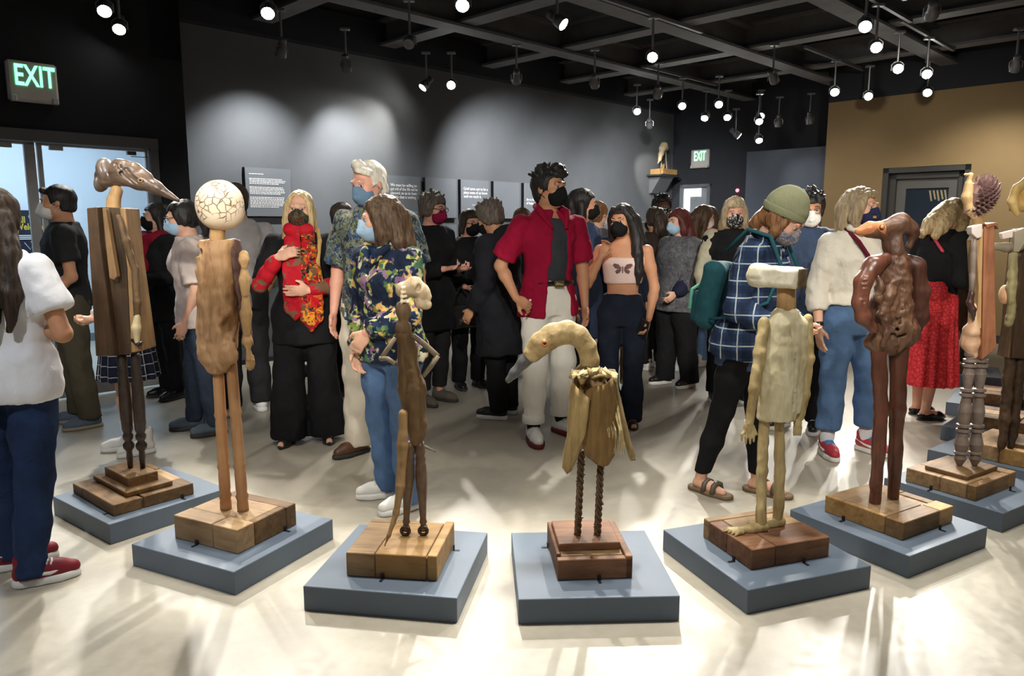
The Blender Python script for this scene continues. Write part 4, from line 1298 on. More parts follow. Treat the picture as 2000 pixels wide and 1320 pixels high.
for a, m, b, k_ in (((1716, 680), (1721, 800), (1709, 978), 0), ((1756, 676), (1752, 800), (1745, 968), 1)):
    dy = -.02 if k_ == 0 else .04
    q0, q1 = L(*a, dy * .3), L(*b, dy); q1[2] = .186; m = L(*m, dy * .7)
    s = SDF(.0052); s.chain([q0, m, q1], [.034, .032, .028] if k_ == 0 else [.04, .034, .028], .02)
    if k_ == 0:
        for (xa, ya, xb, yb) in ((1723, 850, 1720, 900), (1714, 950, 1713, 955), (1712, 740, 1716, 770)): s.cone(L(xa, ya, dy - .03), L(xb, yb, dy - .03), .006, .009, .006, 's')
    s.obj('leg', wood('smooth_red_branch', (), ()), r, amp=.004, freq=14, seed=k_)

# ---------------------------------------------------------------- pine-cone headed figure
c = (2.46, 3.87); L = lc(c)
plinth((2.48, 3.85), 32, 'slate blue plinth under the pine-cone-headed figure', ((-.282, .06, -90), (.06, -.168, 0)))
r = figure(c, 'slender wooden figure with a pine-cone head and turned legs')
b7 = plank_base(r, (-.04, -.02), 33, .43, .36, .08, [(0, .12, [0, .82], .0), (0, .5, [.83, 1], .002), (.13, .5, [0, .4, .82], -.003), (.5, 1, [0, .3, .6, 1], -.003)], [W_brown, W_brown, W_pine, W_pine], 7)
MB().box((0, .0, .19), (.16, .11, .011), .003).build('plank', W_brown, b7)
M_cone = plain('pine_cone_scale', sr(124, 96, 92), .6, .3, var=.35, scale=30)
core = L(1920, 382); mb = MB()
mb.lathe(core + np.array([-.035, 0, -.095]), core + np.array([.01, 0, .085]), [(0, .02), (.2, .05), (.5, .066), (.8, .055), (1, .02)], 12)
ga = math.pi * (3 - math.sqrt(5))
for i in range(190):
    z = 1 - 2 * (i + .5) / 190; w = i * ga; rr = math.sqrt(1 - z * z)
    d = Vector((rr * math.cos(w), rr * math.sin(w), z))
    if d.x < -.62: continue
    p = Vector(core) + Vector((d.x * .070 - .012 * 0, d.y * .070, d.z * .088)) + Vector((-.012 + d.z * .02, 0, 0))
    t = Vector((0, 0, 1)) - d * d.z
    t = (t.normalized() if t.length > .1 else Vector((1, 0, 0))); e = d.cross(t)
    tip = p + d * .022 + t * .010
    mb.add([p - e * .011 - t * .006, p + e * .011 - t * .006, p + e * .010 + t * .007, p - e * .010 + t * .007, tip + e * .004, tip - e * .004], [(0, 1, 4, 5), (1, 2, 4), (2, 3, 5, 4), (3, 0, 5), (0, 3, 2, 1)])
mb.build('pine_cone', M_cone, r)
s = SDF(.0036); s.chain([L(1892, 360), L(1890, 385), L(1896, 408), L(1906, 426)], [.020, .026, .028, .016], .015)
s.cone(L(1886, 384), L(1884, 392), .006, .008, .006); s.chain([L(1896, 342), L(1893, 352)], [.014, .012], .008)
s.ell(L(1888, 341), (.014, .014, .008), k=.006)
s.obj('face', wood('pale_carved_face', sr(190, 148, 96), sr(232, 202, 152), (1, 1, .3), 24, .5, .3), r, amp=.001)
s = SDF(.0047); s.chain([L(1909, 424), L(1912, 445)], [.024, .030], .005); s.obj('neck', W_tan, r)
W_redbrown = wood('red_brown_board', sr(104, 62, 44), sr(176, 120, 86), scale=30)
board(r, 'body_board', W_redbrown, L, [(1910, 443), (1930, 440), (1931, 560), (1934, 676), (1906, 700), (1908, 560)], -.055, .05)
board(r, 'body_edge', W_tan, L, [(1897, 470), (1911, 446), (1908, 560), (1907, 640), (1898, 640), (1902, 560)], -.05, .035)
s = SDF(.0047); s.chain([L(1893, 645, -.01), L(1895, 670, -.01), L(1897, 690, -.01)], [.032, .042, .03], .02); s.chain([L(1902, 600, -.02), L(1900, 650, -.03)], [.02, .03], .02)
s.obj('hip', wood('pale_burl', sr(150, 112, 84), sr(212, 176, 146), scale=26), r, amp=.006, freq=18)
board(r, 'shoulder_block', plain('whitewashed_wood', sr(222, 208, 200), .6), L, [(1893, 443), (1914, 437), (1913, 462), (1904, 466), (1893, 456)], -.075, -.03)
board(r, 'shoulder_strip', W_redbrown, L, [(1912, 438), (1934, 434), (1937, 448), (1930, 441), (1914, 446)], -.06, .055)
MB().lathe(L(1903, 466, -.06), L(1898, 572, -.06), [(0, .010), (.2, .014), (.24, .012), (.27, .0145), (.6, .014), (.63, .012), (.66, .0145), (1, .011)], 12).build('arm', plain('grey_turned_wood', sr(140, 124, 112), .5, .4, var=.2), r, smooth=True)
s = SDF(.0036); s.chain([L(1898, 572, -.06), L(1894, 590, -.06), L(1900, 605, -.065), L(1902, 625, -.065)], [.014, .016, .017, .006], .008); s.obj('hand', plain('dark_carved_hand', sr(66, 44, 40), .4, .5), r, amp=.003, freq=40)
T7 = [(0, .030), (.09, .030), (.10, .022), (.115, .022), (.12, .034), (.14, .034), (.145, .022), (.155, .022), (.16, .034), (.18, .034), (.185, .022), (.24, .030), (.355, .018), (.36, .032), (.38, .032), (.385, .022), (.395, .022), (.40, .033), (.42, .033), (.43, .021), (.55, .034), (.65, .025), (.655, .034), (.675, .034), (.68, .023), (.69, .023), (.695, .034), (.715, .034), (.72, .023), (.82, .036), (.88, .026), (.885, .033), (.90, .033), (.905, .024), (.94, .030), (1, .012)]
M_tg = plain('grey_brown_turned', sr(118, 104, 96), .5, .4, var=.2, scale=25)
for a, b in (((1897, 682), (1874, 906)), ((1918, 680), (1904, 902))):
    q0, q1 = L(*a, -.01), L(*b, -.02); q1[2] = .202; q0[2] = .86
    MB().lathe(q0, q1, T7, 18).build('leg', M_tg, r, smooth=False)
s = SDF(.0052); s.chain([L(1914, 680, .05), L(1908, 730, .06), L(1910, 790, .06)], [.02, .016, .012], .01); s.obj('dark_root', W_dark, r, amp=.004, freq=25)

# ---------------------------------------------------------------- plank figure at the picture's edge
c = (2.98, 4.25); L = lc(c)
plinth((3.02, 4.42), 38, 'slate blue plinth behind the pine-cone figure', ())
r = figure(c, 'plank figure with straw-yellow wooden hair at the picture edge')
b8 = plank_base(r, (.06, .10), 38, .46, .40, .085, [(0, .12, [0, 1], .0), (.12, .5, [0, .3, 1], .003), (.5, 1, [0, .5, 1], .003)], [W_honey, W_honey, W_pine], 8)
MB().box((-.03, -.09, .2), (.12, .085, .014), .003).build('plank', W_mid, b8)
s = SDF(.0056)
for i in range(7): s.chain([L(2004 - i * 3, 352 + i * 3, -.06), L(1985 - i * 1.5, 366 + i * 5, -.085), L(1972 + i * 2.5, 392 + i * 4.5, -.09)], [.018, .018, .013], .008)
s.ell(L(2004, 385), (.075, .08, .085), k=.02)
s.obj('hair', wood('straw_wood', sr(196, 150, 76), sr(240, 214, 148), (.3, 1, .3), 30, .5, .3), r, amp=.004, freq=30, stretch=(1, 1, 1))
s = SDF(.0056); s.loft([(1.42, .055, .05, .085), (1.55, .05, .05, .09), (1.66, .07, .07, .1)]); s.obj('head', wood('pale_face_wood', sr(196, 158, 100), sr(232, 204, 150), scale=20), r)
MB().box(L(1975, 402, -.05), (.006, .01, .03), .002).build('strand', W_honey, r)
board(r, 'body_board', W_mid, L, [(1984, 446), (2030, 446), (2036, 700), (1957, 696), (1966, 640), (1972, 560)], -.05, .05)
board(r, 'body_board', W_dark, L, [(1990, 500), (2012, 470), (2016, 700), (1974, 698)], -.075, -.045)
board(r, 'shoulder_block', plain('grey_weathered_block', sr(160, 150, 130), .7, .2, var=.2), L, [(1978, 452), (2000, 444), (2000, 470), (1986, 492), (1976, 492)], -.11, -.07)
s = SDF(.0056); s.chain([L(1944, 481, -.08), L(1965, 483, -.08), L(1990, 482, -.06)], [.020, .026, .026], .01); s.obj('arm', wood('grey_paddle', sr(92, 84, 70), sr(158, 148, 126), (.2, 1, 1), 26), r)
board(r, 'shoulder_strip', plain('whitewashed_wood', ()), L, [(1953, 455), (1985, 447), (1984, 462), (1956, 467)], -.09, -.06)
s = SDF(.0056); s.chain([L(1980, 500, -.10), L(1976, 560, -.11), L(1974, 620, -.11), L(1971, 632, -.11)], [.022, .026, .020, .02], .012); s.obj('arm', wood('lichen_wood', sr(104, 96, 66), sr(176, 166, 120), scale=30), r, amp=.004, freq=30)
s = SDF(.0056); s.ell(L(1963, 575, -.07), (.024, .045, .055), k=.005); s.obj('fungus', plain('peach_fungus', sr(222, 178, 136), .6, .2, var=.1), r)
for a, b in (((1974, 696), (1958, 862)), ((1992, 696), (1976, 858))):
    q0, q1 = L(*a, -.02), L(*b, -.06); q1[2] = .208
    s = SDF(.0056); s.chain([q0, q0 * .5 + q1 * .5, q0 * .3 + q1 * .7, q1], [.030, .028, .03, .022], .01); s.obj('leg', W_dark, r, amp=.006, freq=22)

# ---------------------------------------------------------------- three half-hidden pieces further round the ring
def far_piece(c, rot, label, plabel, pts, rr, mat, legs, hgt=.08):
    plinth(c, rot, plabel, ())
    r = figure(c, label)
    plank_base(r, (0, 0), rot, .38, .34, hgt, [(0, .15, [0, 1], 0), (.15, 1, [0, .35, .7, 1], .003)], [W_red, W_brown, W_pine], int(c[0] * 10))
    s = SDF(.006); s.chain(pts, rr, .02); s.obj('body', mat, r, amp=.008, freq=15, seed=int(c[1] * 7))
    for q0, q1, w in legs: MB().tube([q0, q1], [w, w * .8], 10).build('leg', mat, r, smooth=True)
    return r


c = (3.42, 5.02); L = lc(c)
r = far_piece(c, 45, 'half-hidden wooden figure with a pale leg behind plank figure', 'slate blue plinth half hidden behind plank figure', [(.35, 0, 1.15), (.33, 0, .95), (.32, 0, .8)], [.06, .08, .05], W_mid, [((.33, 0, .8), (.27, -.02, .19), .022), ((.36, 0, .8), (.33, 0, .19), .022)])
c = (3.86, 5.78); L = lc(c)
r = far_piece(c, 52, 'half-hidden pale block figure beyond the plank figure', 'slate blue plinth third along behind the red skirt', [(.3, 0, 1.2), (.28, 0, .98), (.28, 0, .8)], [.06, .09, .05], W_tan, [((.28, 0, .8), (.20, 0, .19), .022), ((.30, 0, .8), (.28, 0, .19), .022)])
c = (4.36, 7.05); L = lc(c)
r = far_piece(c, 60, 'small dark driftwood figure glimpsed between red skirt and pine-cone figure', 'slate blue plinth farthest round the ring of figures', [L(1880, 535), L(1886, 580), L(1878, 625), L(1890, 640)], [.06, .085, .10, .07], W_dark, [(L(1883, 640), L(1880, 712), .035), (L(1893, 640), L(1892, 712), .035)])
s = SDF(.006); s.chain([L(1872, 526), L(1882, 530), L(1892, 534)], [.03, .05, .05], .02); s.obj('head', wood('pale_log_head', sr(150, 130, 96), sr(222, 208, 172), scale=24), r, amp=.004, freq=16)

# ---------------------------------------------------------------- bird on the wall shelf
p = UV(11.15, 7.594)
sh = empty('wall_shelf', (p.x, p.y, 0), RZ45)
tag(sh, 'small grey bracket shelf high on slate wall end', 'shelf')
me = plate([(-.28, 0), (.28, 0), (.28, -.30), (-.28, -.30)], 2.315, 2.34); MB().add(*me).build('top_board', M_far, sh)
V = [(-.2, 0, 2.315), (.2, 0, 2.315), (.2, -.24, 2.315), (-.2, -.24, 2.315), (-.2, 0, 2.03), (.2, 0, 2.03), (.2, -.05, 2.03), (-.2, -.05, 2.03)]
ob('bracket', mesh_py('bracket', V, [(0, 1, 2, 3), (4, 7, 6, 5), (0, 4, 5, 1), (3, 2, 6, 7), (0, 3, 7, 4), (1, 5, 6, 2)]), M_wall, sh)
r = tag(empty('carved_bird', (p.x, p.y, 0), RZ45), 'small pale carved bird on long legs on the wall shelf', 'sculpture')
bb = MB().box((.0, -.16, 2.39), (.22, .13, .045), .004).build('base', W_honey, r)
MB().box((-.235, -.2, 2.385), (.012, .05, .05), .003).build('plank', W_honey, bb)
s = SDF(.006)
s.chain([(.06, -.15, 2.80), (-.02, -.16, 2.83), (-.06, -.16, 2.79), (-.09, -.16, 2.70), (-.14, -.17, 2.60), (-.2, -.17, 2.53)], [.045, .06, .055, .045, .028, .01], .03)
s.obj('body', wood('pale_bird_wood', sr(176, 148, 108), sr(228, 208, 176), scale=24), r, amp=.005, freq=18)
for x, x2 in ((-.04, -.06), (.05, .12)): MB().tube([(x, -.15, 2.78), (x2, -.14, 2.435)], .010, 8).build('leg', plain('grey_peg_leg', sr(150, 140, 126), .6), r)
MB().tube([(-.08, -.2, 2.435), (-.1, -.2, 2.52)], .007, 6).tube([(-.06, -.2, 2.435), (-.055, -.2, 2.53)], .006, 6).tube([(-.09, -.2, 2.435), (-.13, -.2, 2.5)], .006, 6).build('reed', W_tan, r)

# ================================================================== PEOPLE
SK = {
    'fair': skinmat('fair_skin', sr(226, 178, 152)), 'rosy': skinmat('rosy_skin', sr(220, 164, 142)),
    'tan': skinmat('tan_skin', sr(198, 146, 112)), 'olive': skinmat('olive_skin', sr(186, 136, 104)),
    'brown': skinmat('brown_skin', sr(112, 74, 54)),
}
M_eyew = plain('eye_white', (.48, .45, .43), .3, .4, var=.03)
M_iris = plain('dark_iris', (.03, .02, .015), .2, .5)
HAIR = {
    'black': hairmat('black_hair', (.006, .005, .005), (.03, .026, .025)),
    'darkbrown': hairmat('dark_brown_hair', (.014, .009, .006), (.07, .045, .03)),
    'brown': hairmat('brown_hair', (.04, .022, .012), (.16, .095, .05)),
    'auburn': hairmat('auburn_hair', (.10, .04, .015), (.36, .17, .07)),
    'red': hairmat('dark_red_hair', (.045, .01, .008), (.15, .035, .03)),
    'blond': hairmat('blond_hair', (.34, .23, .10), (.72, .56, .31)),
    'ash': hairmat('ash_blond_hair', (.22, .16, .09), (.50, .39, .24)),
    'white': hairmat('white_hair', (.62, .57, .46), (.88, .84, .74)),
    'grey': hairmat('grey_brown_hair', (.05, .04, .03), (.20, .17, .14)),
}
UP = Vector((0, 0, 1))


def T(x=0, y=0, z=0): return Matrix.Translation((x, y, z))
def Rm(a, ax): return Matrix.Rotation(rad(a), 4, ax)


class Person:
    """joint positions of a 1.70 m person facing -Y; the root's scale sets the real height"""
    def __init__(k, label, loc, yaw, H=1.7, skin='fair', sex='f', g=1.0, head=(0, 0, 0), lean=(0, 0), twist=0, armL=None, armR=None,
                 feet=((.10, 0, 8), (-.10, 0, -8)), h=.0095, knee=.0, nohands=False):
        k.root = empty('person', (loc[0], loc[1], 0), rad(yaw))
        k.root.scale = (H / 1.7,) * 3
        tag(k.root, label, 'person')
        h = float(np.interp(h, [.0065, .007, .0085, .0095, .012], [.0074, .008, .0102, .0125, .0155])); k.h = h; k.sex = sex; k.g = g; k.skin = SK[skin]
        k.U = T(0, 0, .93) @ Rm(twist, 'Z') @ Rm(lean[0], 'X') @ Rm(lean[1], 'Y') @ T(0, 0, -.93)
        k.Hd = k.U @ T(0, .0, 1.46) @ Rm(head[0], 'Z') @ Rm(head[1], 'X') @ Rm(head[2], 'Y') @ T(0, -.012, .122)
        sw = .178 if sex == 'f' else .198
        k.arm = {}
        for side, sx, a in (('L', 1, armL), ('R', -1, armR)):
            a = dict(dict(u=(.18, .06, -1), f=(.05, -.25, -1), h=None, t=(0, -1, 0), curl=18), **(a or {}))
            vec = lambda v: (k.U.to_3x3() @ Vector((v[0] * sx, v[1], v[2]))).normalized()
            S = k.U @ Vector((sx * (sw - .006), .005, 1.362))
            E = S + vec(a['u']) * .285; W = E + vec(a['f']) * .245
            d = vec(a['h']) if a['h'] else vec(a['f'])
            k.arm[side] = dict(S=S, E=E, W=W, d=d, t=vec(a['t']), curl=a['curl'], sx=sx, f=vec(a['f']))
        k.leg = {}
        for side, sx, (fx, fy, fyaw) in (('L', 1, feet[0]), ('R', -1, feet[1])):
            Hp = Vector((sx * .088, .0, .90)); A = Vector((fx, fy + .03, .085))
            Kn = (Hp + A) / 2 + Vector((sx * .005, -.015 - knee, .0))
            k.leg[side] = dict(H=Hp, K=Kn, A=A, yaw=fyaw)
        k.body()

    def stations(k, e=0.0, z0=.78, z1=1.46):
        g = k.g
        if k.sex == 'f':
            st = [(.78, .150, .105, 0, .01), (.86, .172, .118, 0, .012), (.93, .172, .116, 0, .008), (1.06, .132, .094, 0, 0), (1.18, .145, .110, 0, -.006), (1.27, .158, .122, 0, -.012), (1.345, .164, .102, 0, .0), (1.385, .150, .086, 0, .004), (1.42, .108, .070, 0, .008), (1.455, .068, .062, 0, .012)]
        else:
            st = [(.78, .150, .105, 0, .01), (.86, .165, .115, 0, .008), (.95, .158, .110, 0, .004), (1.06, .148, .105, 0, 0), (1.20, .168, .116, 0, -.004), (1.30, .180, .120, 0, -.004), (1.355, .180, .108, 0, .002), (1.395, .165, .090, 0, .004), (1.43, .115, .074, 0, .008), (1.46, .074, .066, 0, .012)]
        st = [(z, rx * g + e, ry * g + e, cx, cy) for z, rx, ry, cx, cy in st]
        zz = sorted([z0, z1] + [q[0] for q in st if z0 < q[0] < z1])
        A = np.array(st)
        return [(z,) + tuple(float(np.interp(z, A[:, 0], A[:, i])) for i in (1, 2, 3, 4)) for z in zz]

    def hp(k, x, y, z): return k.Hd @ Vector((x, y, z))

    def body(k):
        s = SDF(k.h)
        s.loft(k.stations(-.010, .88), M=k.U, k=.02)
        for a in k.arm.values():
            S, E, W = a['S'], a['E'], a['W']
            s.chain([S, S.lerp(E, .45), E, E.lerp(W, .3), W], [.050, .043, .036, .037, .024], .022)
            d, t = a['d'], a['t']; t = (t - d * t.dot(d)).normalized(); n = d.cross(t) * a['sx']
            # palm
            Rp = np.array([t, n, d]).T
            s.ell(W + d * .052, (.040, .017, .054), Rp, k=.012)
            c = rad(a['curl'])
            for i, (o, ln) in enumerate(((.029, .070), (.010, .080), (-.010, .076), (-.028, .060))):
                b0 = W + d * .088 + t * o
                d1 = (d * math.cos(c) + n * math.sin(c) + t * o * 1.2).normalized(); d2 = (d * math.cos(2.4 * c) + n * math.sin(2.4 * c) + t * o * .6).normalized()
                p1 = b0 + d1 * ln * .52; s.chain([b0, p1, p1 + d2 * ln * .48], [.0095, .0085, .007], .004)
            b0 = W + d * .026 + t * .028; p1 = b0 + (d * .7 + t * .6 + n * .3) * .042
            s.chain([b0, p1, p1 + (d * .9 + t * .25 + n * .3) * .03], [.013, .0105, .008], .008)
        for g in k.leg.values():
            s.chain([g['H'], g['K'], g['K'].lerp(g['A'], .3), g['A']], [.082 * k.g, .050, .050, .032], .03)
            fd = Vector((math.sin(rad(g['yaw'])), -math.cos(rad(g['yaw'])), 0))
            s.chain([g['A'] + fd * -.02 + UP * -.04, g['A'] + fd * .06 + UP * -.045, g['A'] + fd * .15 + UP * -.058], [.030, .032, .022], .02)
        # neck and head
        H3 = np.array(k.Hd.to_3x3()); hp = k.hp
        s.cone(k.U @ Vector((0, .018, 1.40)), hp(0, .022, -.05), .058, .052 if k.sex == 'f' else .058, .02)
        s.ell(hp(0, .014, .034), (.076, .094, .082), H3, k=.01)
        s.ell(hp(0, -.030, -.030), (.060, .062, .086), H3, k=.02)
        s.ell(hp(0, -.060, -.090), (.028, .028, .024), H3, k=.025)
        for sx in (-1, 1):
            s.ell(hp(sx * .042, -.008, -.058), (.024, .040, .036), H3, k=.02)
            s.ell(hp(sx * .040, -.062, -.022), (.024, .022, .022), H3, k=.018)
            s.ell(hp(sx * .032, -.094, .005), (.020, .016, .013), H3, k=.008, mode='s')
            s.ell(hp(sx * .079, .012, -.006), (.009, .020, .031), H3, k=.006)
        s.cone(hp(-.036, -.082, .026), hp(.036, -.082, .026), .014, .014, .012)
        s.cone(hp(0, -.090, .016), hp(0, -.109, -.024), .009, .0145, .010)
        for sx in (-1, 1): s.ell(hp(sx * .012, -.098, -.028), .009, k=.006)
        s.ell(hp(0, -.088, -.054), (.022, .012, .007), H3, k=.005); s.ell(hp(0, -.086, -.066), (.019, .012, .007), H3, k=.005)
        k.bodyo = s.obj('body', k.skin, k.root)
        for sx in (-1, 1):
            q = SDF(.0042); q.ell(hp(sx * .031, -.0765, .005), (.0125, .0125, .0095), H3)
            q.obj('eye', M_eyew, k.root)
            q = SDF(.003); q.ell(hp(sx * .031, -.0862, .005), (.0068, .004, .0068), H3); q.obj('iris', M_iris, k.root)

    # ---------------------------------------------------------------- clothes
    def sleeve(k, s, a, t0, t1, e, k_=.02, flare=0.0, e0=None):
        """cloth tube along an arm; t runs 0 shoulder .. 1 elbow .. 2 wrist"""
        S, E, W = a['S'], a['E'], a['W']
        P = lambda t: S.lerp(E, t) if t <= 1 else E.lerp(W, t - 1)
        rad_ = lambda t: float(np.interp(t, [0, .45, 1, 1.3, 2], [.052, .045, .038, .038, .026]))
        ts = [t for t in (t0, .5, 1.0, 1.4, 1.75, t1) if t0 <= t <= t1]; ts = sorted(set(ts))
        s.chain([P(t) for t in ts], [rad_(t) + e + flare * (t - t0) / max(t1 - t0, .01) for t in ts], k_)
        end = P(t1); dr = (P(t1) - P(t1 - .05)).normalized()
        return end, dr

    def top(k, name, mat, e=.014, sleeve=.55, hem=.84, z1=1.452, es=None, flare=.0, hemflare=0.0, amp=.005, freq=13, seed=0, neckcut=None, extra=None, h=None, sides='LR', n=2.0, parent=None):
        s = SDF(h or max(k.h, .0115))
        st = k.stations(e, hem, z1)
        if hemflare: st = [(z, rx + hemflare * max(0, (1.1 - z) / (1.1 - hem)), ry + hemflare * max(0, (1.1 - z) / (1.1 - hem)), cx, cy) for z, rx, ry, cx, cy in st]
        s.loft(st, M=k.U, k=.01, n=n)
        cuts = []
        if sleeve > 0:
            for sd in sides:
                a = k.arm[sd]
                q = SDF(s.h); end, dr = k.sleeve(q, a, -.02, sleeve, es if es is not None else e, .03, flare)
                # sleeve end trimmed square by stopping the cloth at the cuff
                f0 = q.ops
                for op in f0:
                    fn, lo, hi, kk, md = op
                    def g(x, y, z, fn=fn, end=end, dr=dr):
                        return np.maximum(fn(x, y, z), (x - end.x) * dr.x + (y - end.y) * dr.y + (z - end.z) * dr.z)
                    s.ops.append((g, lo, hi, .03, 'u'))
        if neckcut is not None:
            c = k.U @ Vector((0, -.03, neckcut[0])); s.ell(c, neckcut[1], k=.01, mode='s')
        if extra: extra(s)
        return s.obj(name, mat, parent or k.root, amp=amp, freq=freq, seed=seed, amp2=amp * .35, freq2=freq * 3)

    def trousers(k, mat, name='trousers', e=.012, rk=.066, rh=.060, hem=.07, top=1.03, amp=.005, seed=0, k_=.02, rt=None):
        s = SDF(max(k.h, .0135))
        s.loft([(z, rx, ry, cx, cy) for z, rx, ry, cx, cy in k.stations(e, .80, top)], M=None, k=.02)
        for g in k.leg.values():
            A2 = g['K'].lerp(g['A'], 1.0); hemz = hem
            H_ = g['H'] + UP * -.02
            bot = g['A'].copy(); bot.z = hemz - .0
            tl = g['K'] + (g['A'] - g['K']) * ((g['K'].z - hemz) / (g['K'].z - g['A'].z))
            q = SDF(s.h); q.chain([H_, H_.lerp(g['K'], .5), g['K'], g['K'].lerp(tl, .5), tl], [(rt or .094 * k.g) + e * .4, (.083 if rt is None else rt * .9) * k.g + e * .4, rk, max((rk + rh) / 2, .060), rh], .03)
            for fn, lo, hi, kk, md in q.ops:
                def f2(x, y, z, fn=fn): return np.maximum(fn(x, y, z), hemz - z)
                s.ops.append((f2, lo, hi, .03, 'u'))
        return s.obj(name, mat, k.root, amp=amp, freq=12, seed=seed, amp2=amp * .4, freq2=34, stretch=(1, 1, .8))

    def skirt(k, mat, z0, z1, r0, r1, pleat=14, amp=.10, name='skirt'):
        s = SDF(max(k.h, .0105))
        s.loft([(z0, r0, r0 * .86, 0, .01), (z0 * .6 + z1 * .4, r0 * .6 + r1 * .4 + .012, (r0 * .6 + r1 * .4) * .86 + .01, 0, .01), (z1 - .13, max(r1 + .02, .192), max(r1 * .74 + .02, .145), 0, .012), (z1, r1, r1 * .72, 0, .004)], pleat=(pleat, amp, .4))
        return s.obj(name, mat, k.root, amp=.003, freq=14, stretch=(1, 1, .3))

    def mask(k, mat, kind='surgical', band=None):
        hp = k.hp; H3 = np.array(k.Hd.to_3x3())
        s = SDF(min(k.h, .0078))
        if kind == 'cup':
            s.ell(hp(0, -.060, -.052), (.066, .066, .060), H3); s.cone(hp(0, -.102, .0), hp(0, -.122, -.05), .017, .022, .02)
        else:
            s.ell(hp(0, -.052, -.052), (.067, .066, .062), H3); s.cone(hp(0, -.100, .0), hp(0, -.114, -.052), .017, .020, .02)
        nf = (k.Hd.to_3x3() @ Vector((0, 1, .12)))
        s.cut(hp(0, -.022, -.05), nf)
        s.cut(hp(0, -.06, -.006), k.Hd.to_3x3() @ Vector((0, .35, 1)))
        if kind == 'surgical':
            for z in (-.035, -.055, -.075): s.chain([hp(-.05, -.09, z), hp(0, -.122, z), hp(.05, -.09, z)], [.002, .003, .002], .003, 's')
        o = s.obj('face_mask', mat, k.root, amp=.0012, freq=40)
        lp = MB()
        for sx in (-1, 1):
            lp.tube([hp(sx * .056, -.045, -.022), hp(sx * .074, -.012, -.002), hp(sx * .084, .022, .012)], .0022, 5)
            lp.tube([hp(sx * .052, -.04, -.085), hp(sx * .070, -.006, -.050), hp(sx * .084, .02, -.028)], .0022, 5)
        lp.build('ear_loop', band or mat, o)
        return o

    def hair(k, mat, vol=.012, fringe=.055, locks=(), bun=None, side=0.0, nape=-.06, amp=.004, spiky=0, h=None, name='hair', seed=1, cover=-.02):
        """cap over the skull, open at the face, with locks (polylines in head space)"""
        hp = k.hp; H3 = np.array(k.Hd.to_3x3()); s = SDF(h or min(k.h, .0098))
        s.ell(hp(0, .018, .036), (.077 + vol, .096 + vol, .082 + vol), H3)
        s.ell(hp(0, .045, -.03), (.066 + vol * .6, .062 + vol * .5, .060), H3, k=.02)
        # opening for the face and ears
        s.box(hp(0, -.105, fringe - .15), (.068, .082, .15), H3, .03, k=.012, mode='s')
        if cover < 0:
            for sx in (-1, 1): s.box(hp(sx * .085, -.02, -.045 + cover), (.03, .05, .055), H3, .02, k=.008, mode='s')
        if cover == 0:
            for sx in (-1, 1): s.ell(hp(sx * .076, .022, -.012), (.020, .042, .050), H3, k=.015)
        s.cut(hp(0, .05, nape - .035), k.Hd.to_3x3() @ Vector((0, -.2, -1)), .01)
        for pts, rr in locks: s.chain([hp(*q) for q in pts], rr, .012)
        if bun: s.ell(hp(*bun[0]), bun[1], H3, k=.01)
        rn = random.Random(seed)
        for i in range(spiky):
            w = rn.uniform(0, 6.28); z = rn.uniform(.35, 1); rr = math.sqrt(1 - z * z)
            d = Vector((rr * math.cos(w), rr * math.sin(w), z))
            if d.y < -.75 : continue
            p = Vector((d.x * .078, .018 + d.y * .095, .036 + d.z * .085)); e = Vector((rn.uniform(-.5, .5), rn.uniform(-.5, .5), .4))
            s.chain([hp(*p), hp(*(p + (d + e * .5) * .036))], [.013, .005], .01)
        o = s.obj(name, mat, k.root, amp=amp, freq=38, seed=seed, amp2=amp * .6, freq2=90, stretch=(1, 1, .25))
        # brows belong to the hair colour
        for sx in (-1, 1): MB().tube([hp(sx * .015, -.097, .030), hp(sx * .032, -.095, .033), hp(sx * .050, -.080, .025)], [.003, .004, .002], 6).build('eyebrow', mat, k.root)
        return o

    def glasses(k, mat=None):
        hp = k.hp; mb = MB()
        for sx in (-1, 1):
            mb.tube([hp(sx * .033 + .023 * math.cos(w), -.106, .004 + .018 * math.sin(w)) for w in np.linspace(0, 2 * math.pi, 17)], .0022, 6)
            mb.tube([hp(sx * .056, -.104, .010), hp(sx * .078, -.05, .012), hp(sx * .084, .02, .010)], .0022, 6)
        mb.tube([hp(-.012, -.108, .008), hp(.012, -.108, .008)], .0022, 6)
        return mb.build('glasses', mat or plain('black_spectacle_frame', (.02, .02, .02), .3, .5), k.root)

    def shoes(k, kind, upper, sole, **kw):
        for sd in 'LR':
            g = k.leg[sd]
            o = shoe(kind, upper, sole, **kw)
            o.parent = k.root; o.location = (g['A'].x, g['A'].y, 0); o.rotation_euler = (0, 0, rad(g['yaw']))

    def socks(k, mat, z1=.2):
        for sd in 'LR':
            g = k.leg[sd]; s = SDF(.008); q = g['A'].lerp(g['K'], (z1 - .085) / (g['K'].z - .085))
            s.chain([g['A'] + UP * -.02, g['A'].lerp(q, .5), q], [.040, .040, .046], .02); s.cut(q, (0, 0, 1)); s.obj('sock', mat, k.root)


_shoe = {}


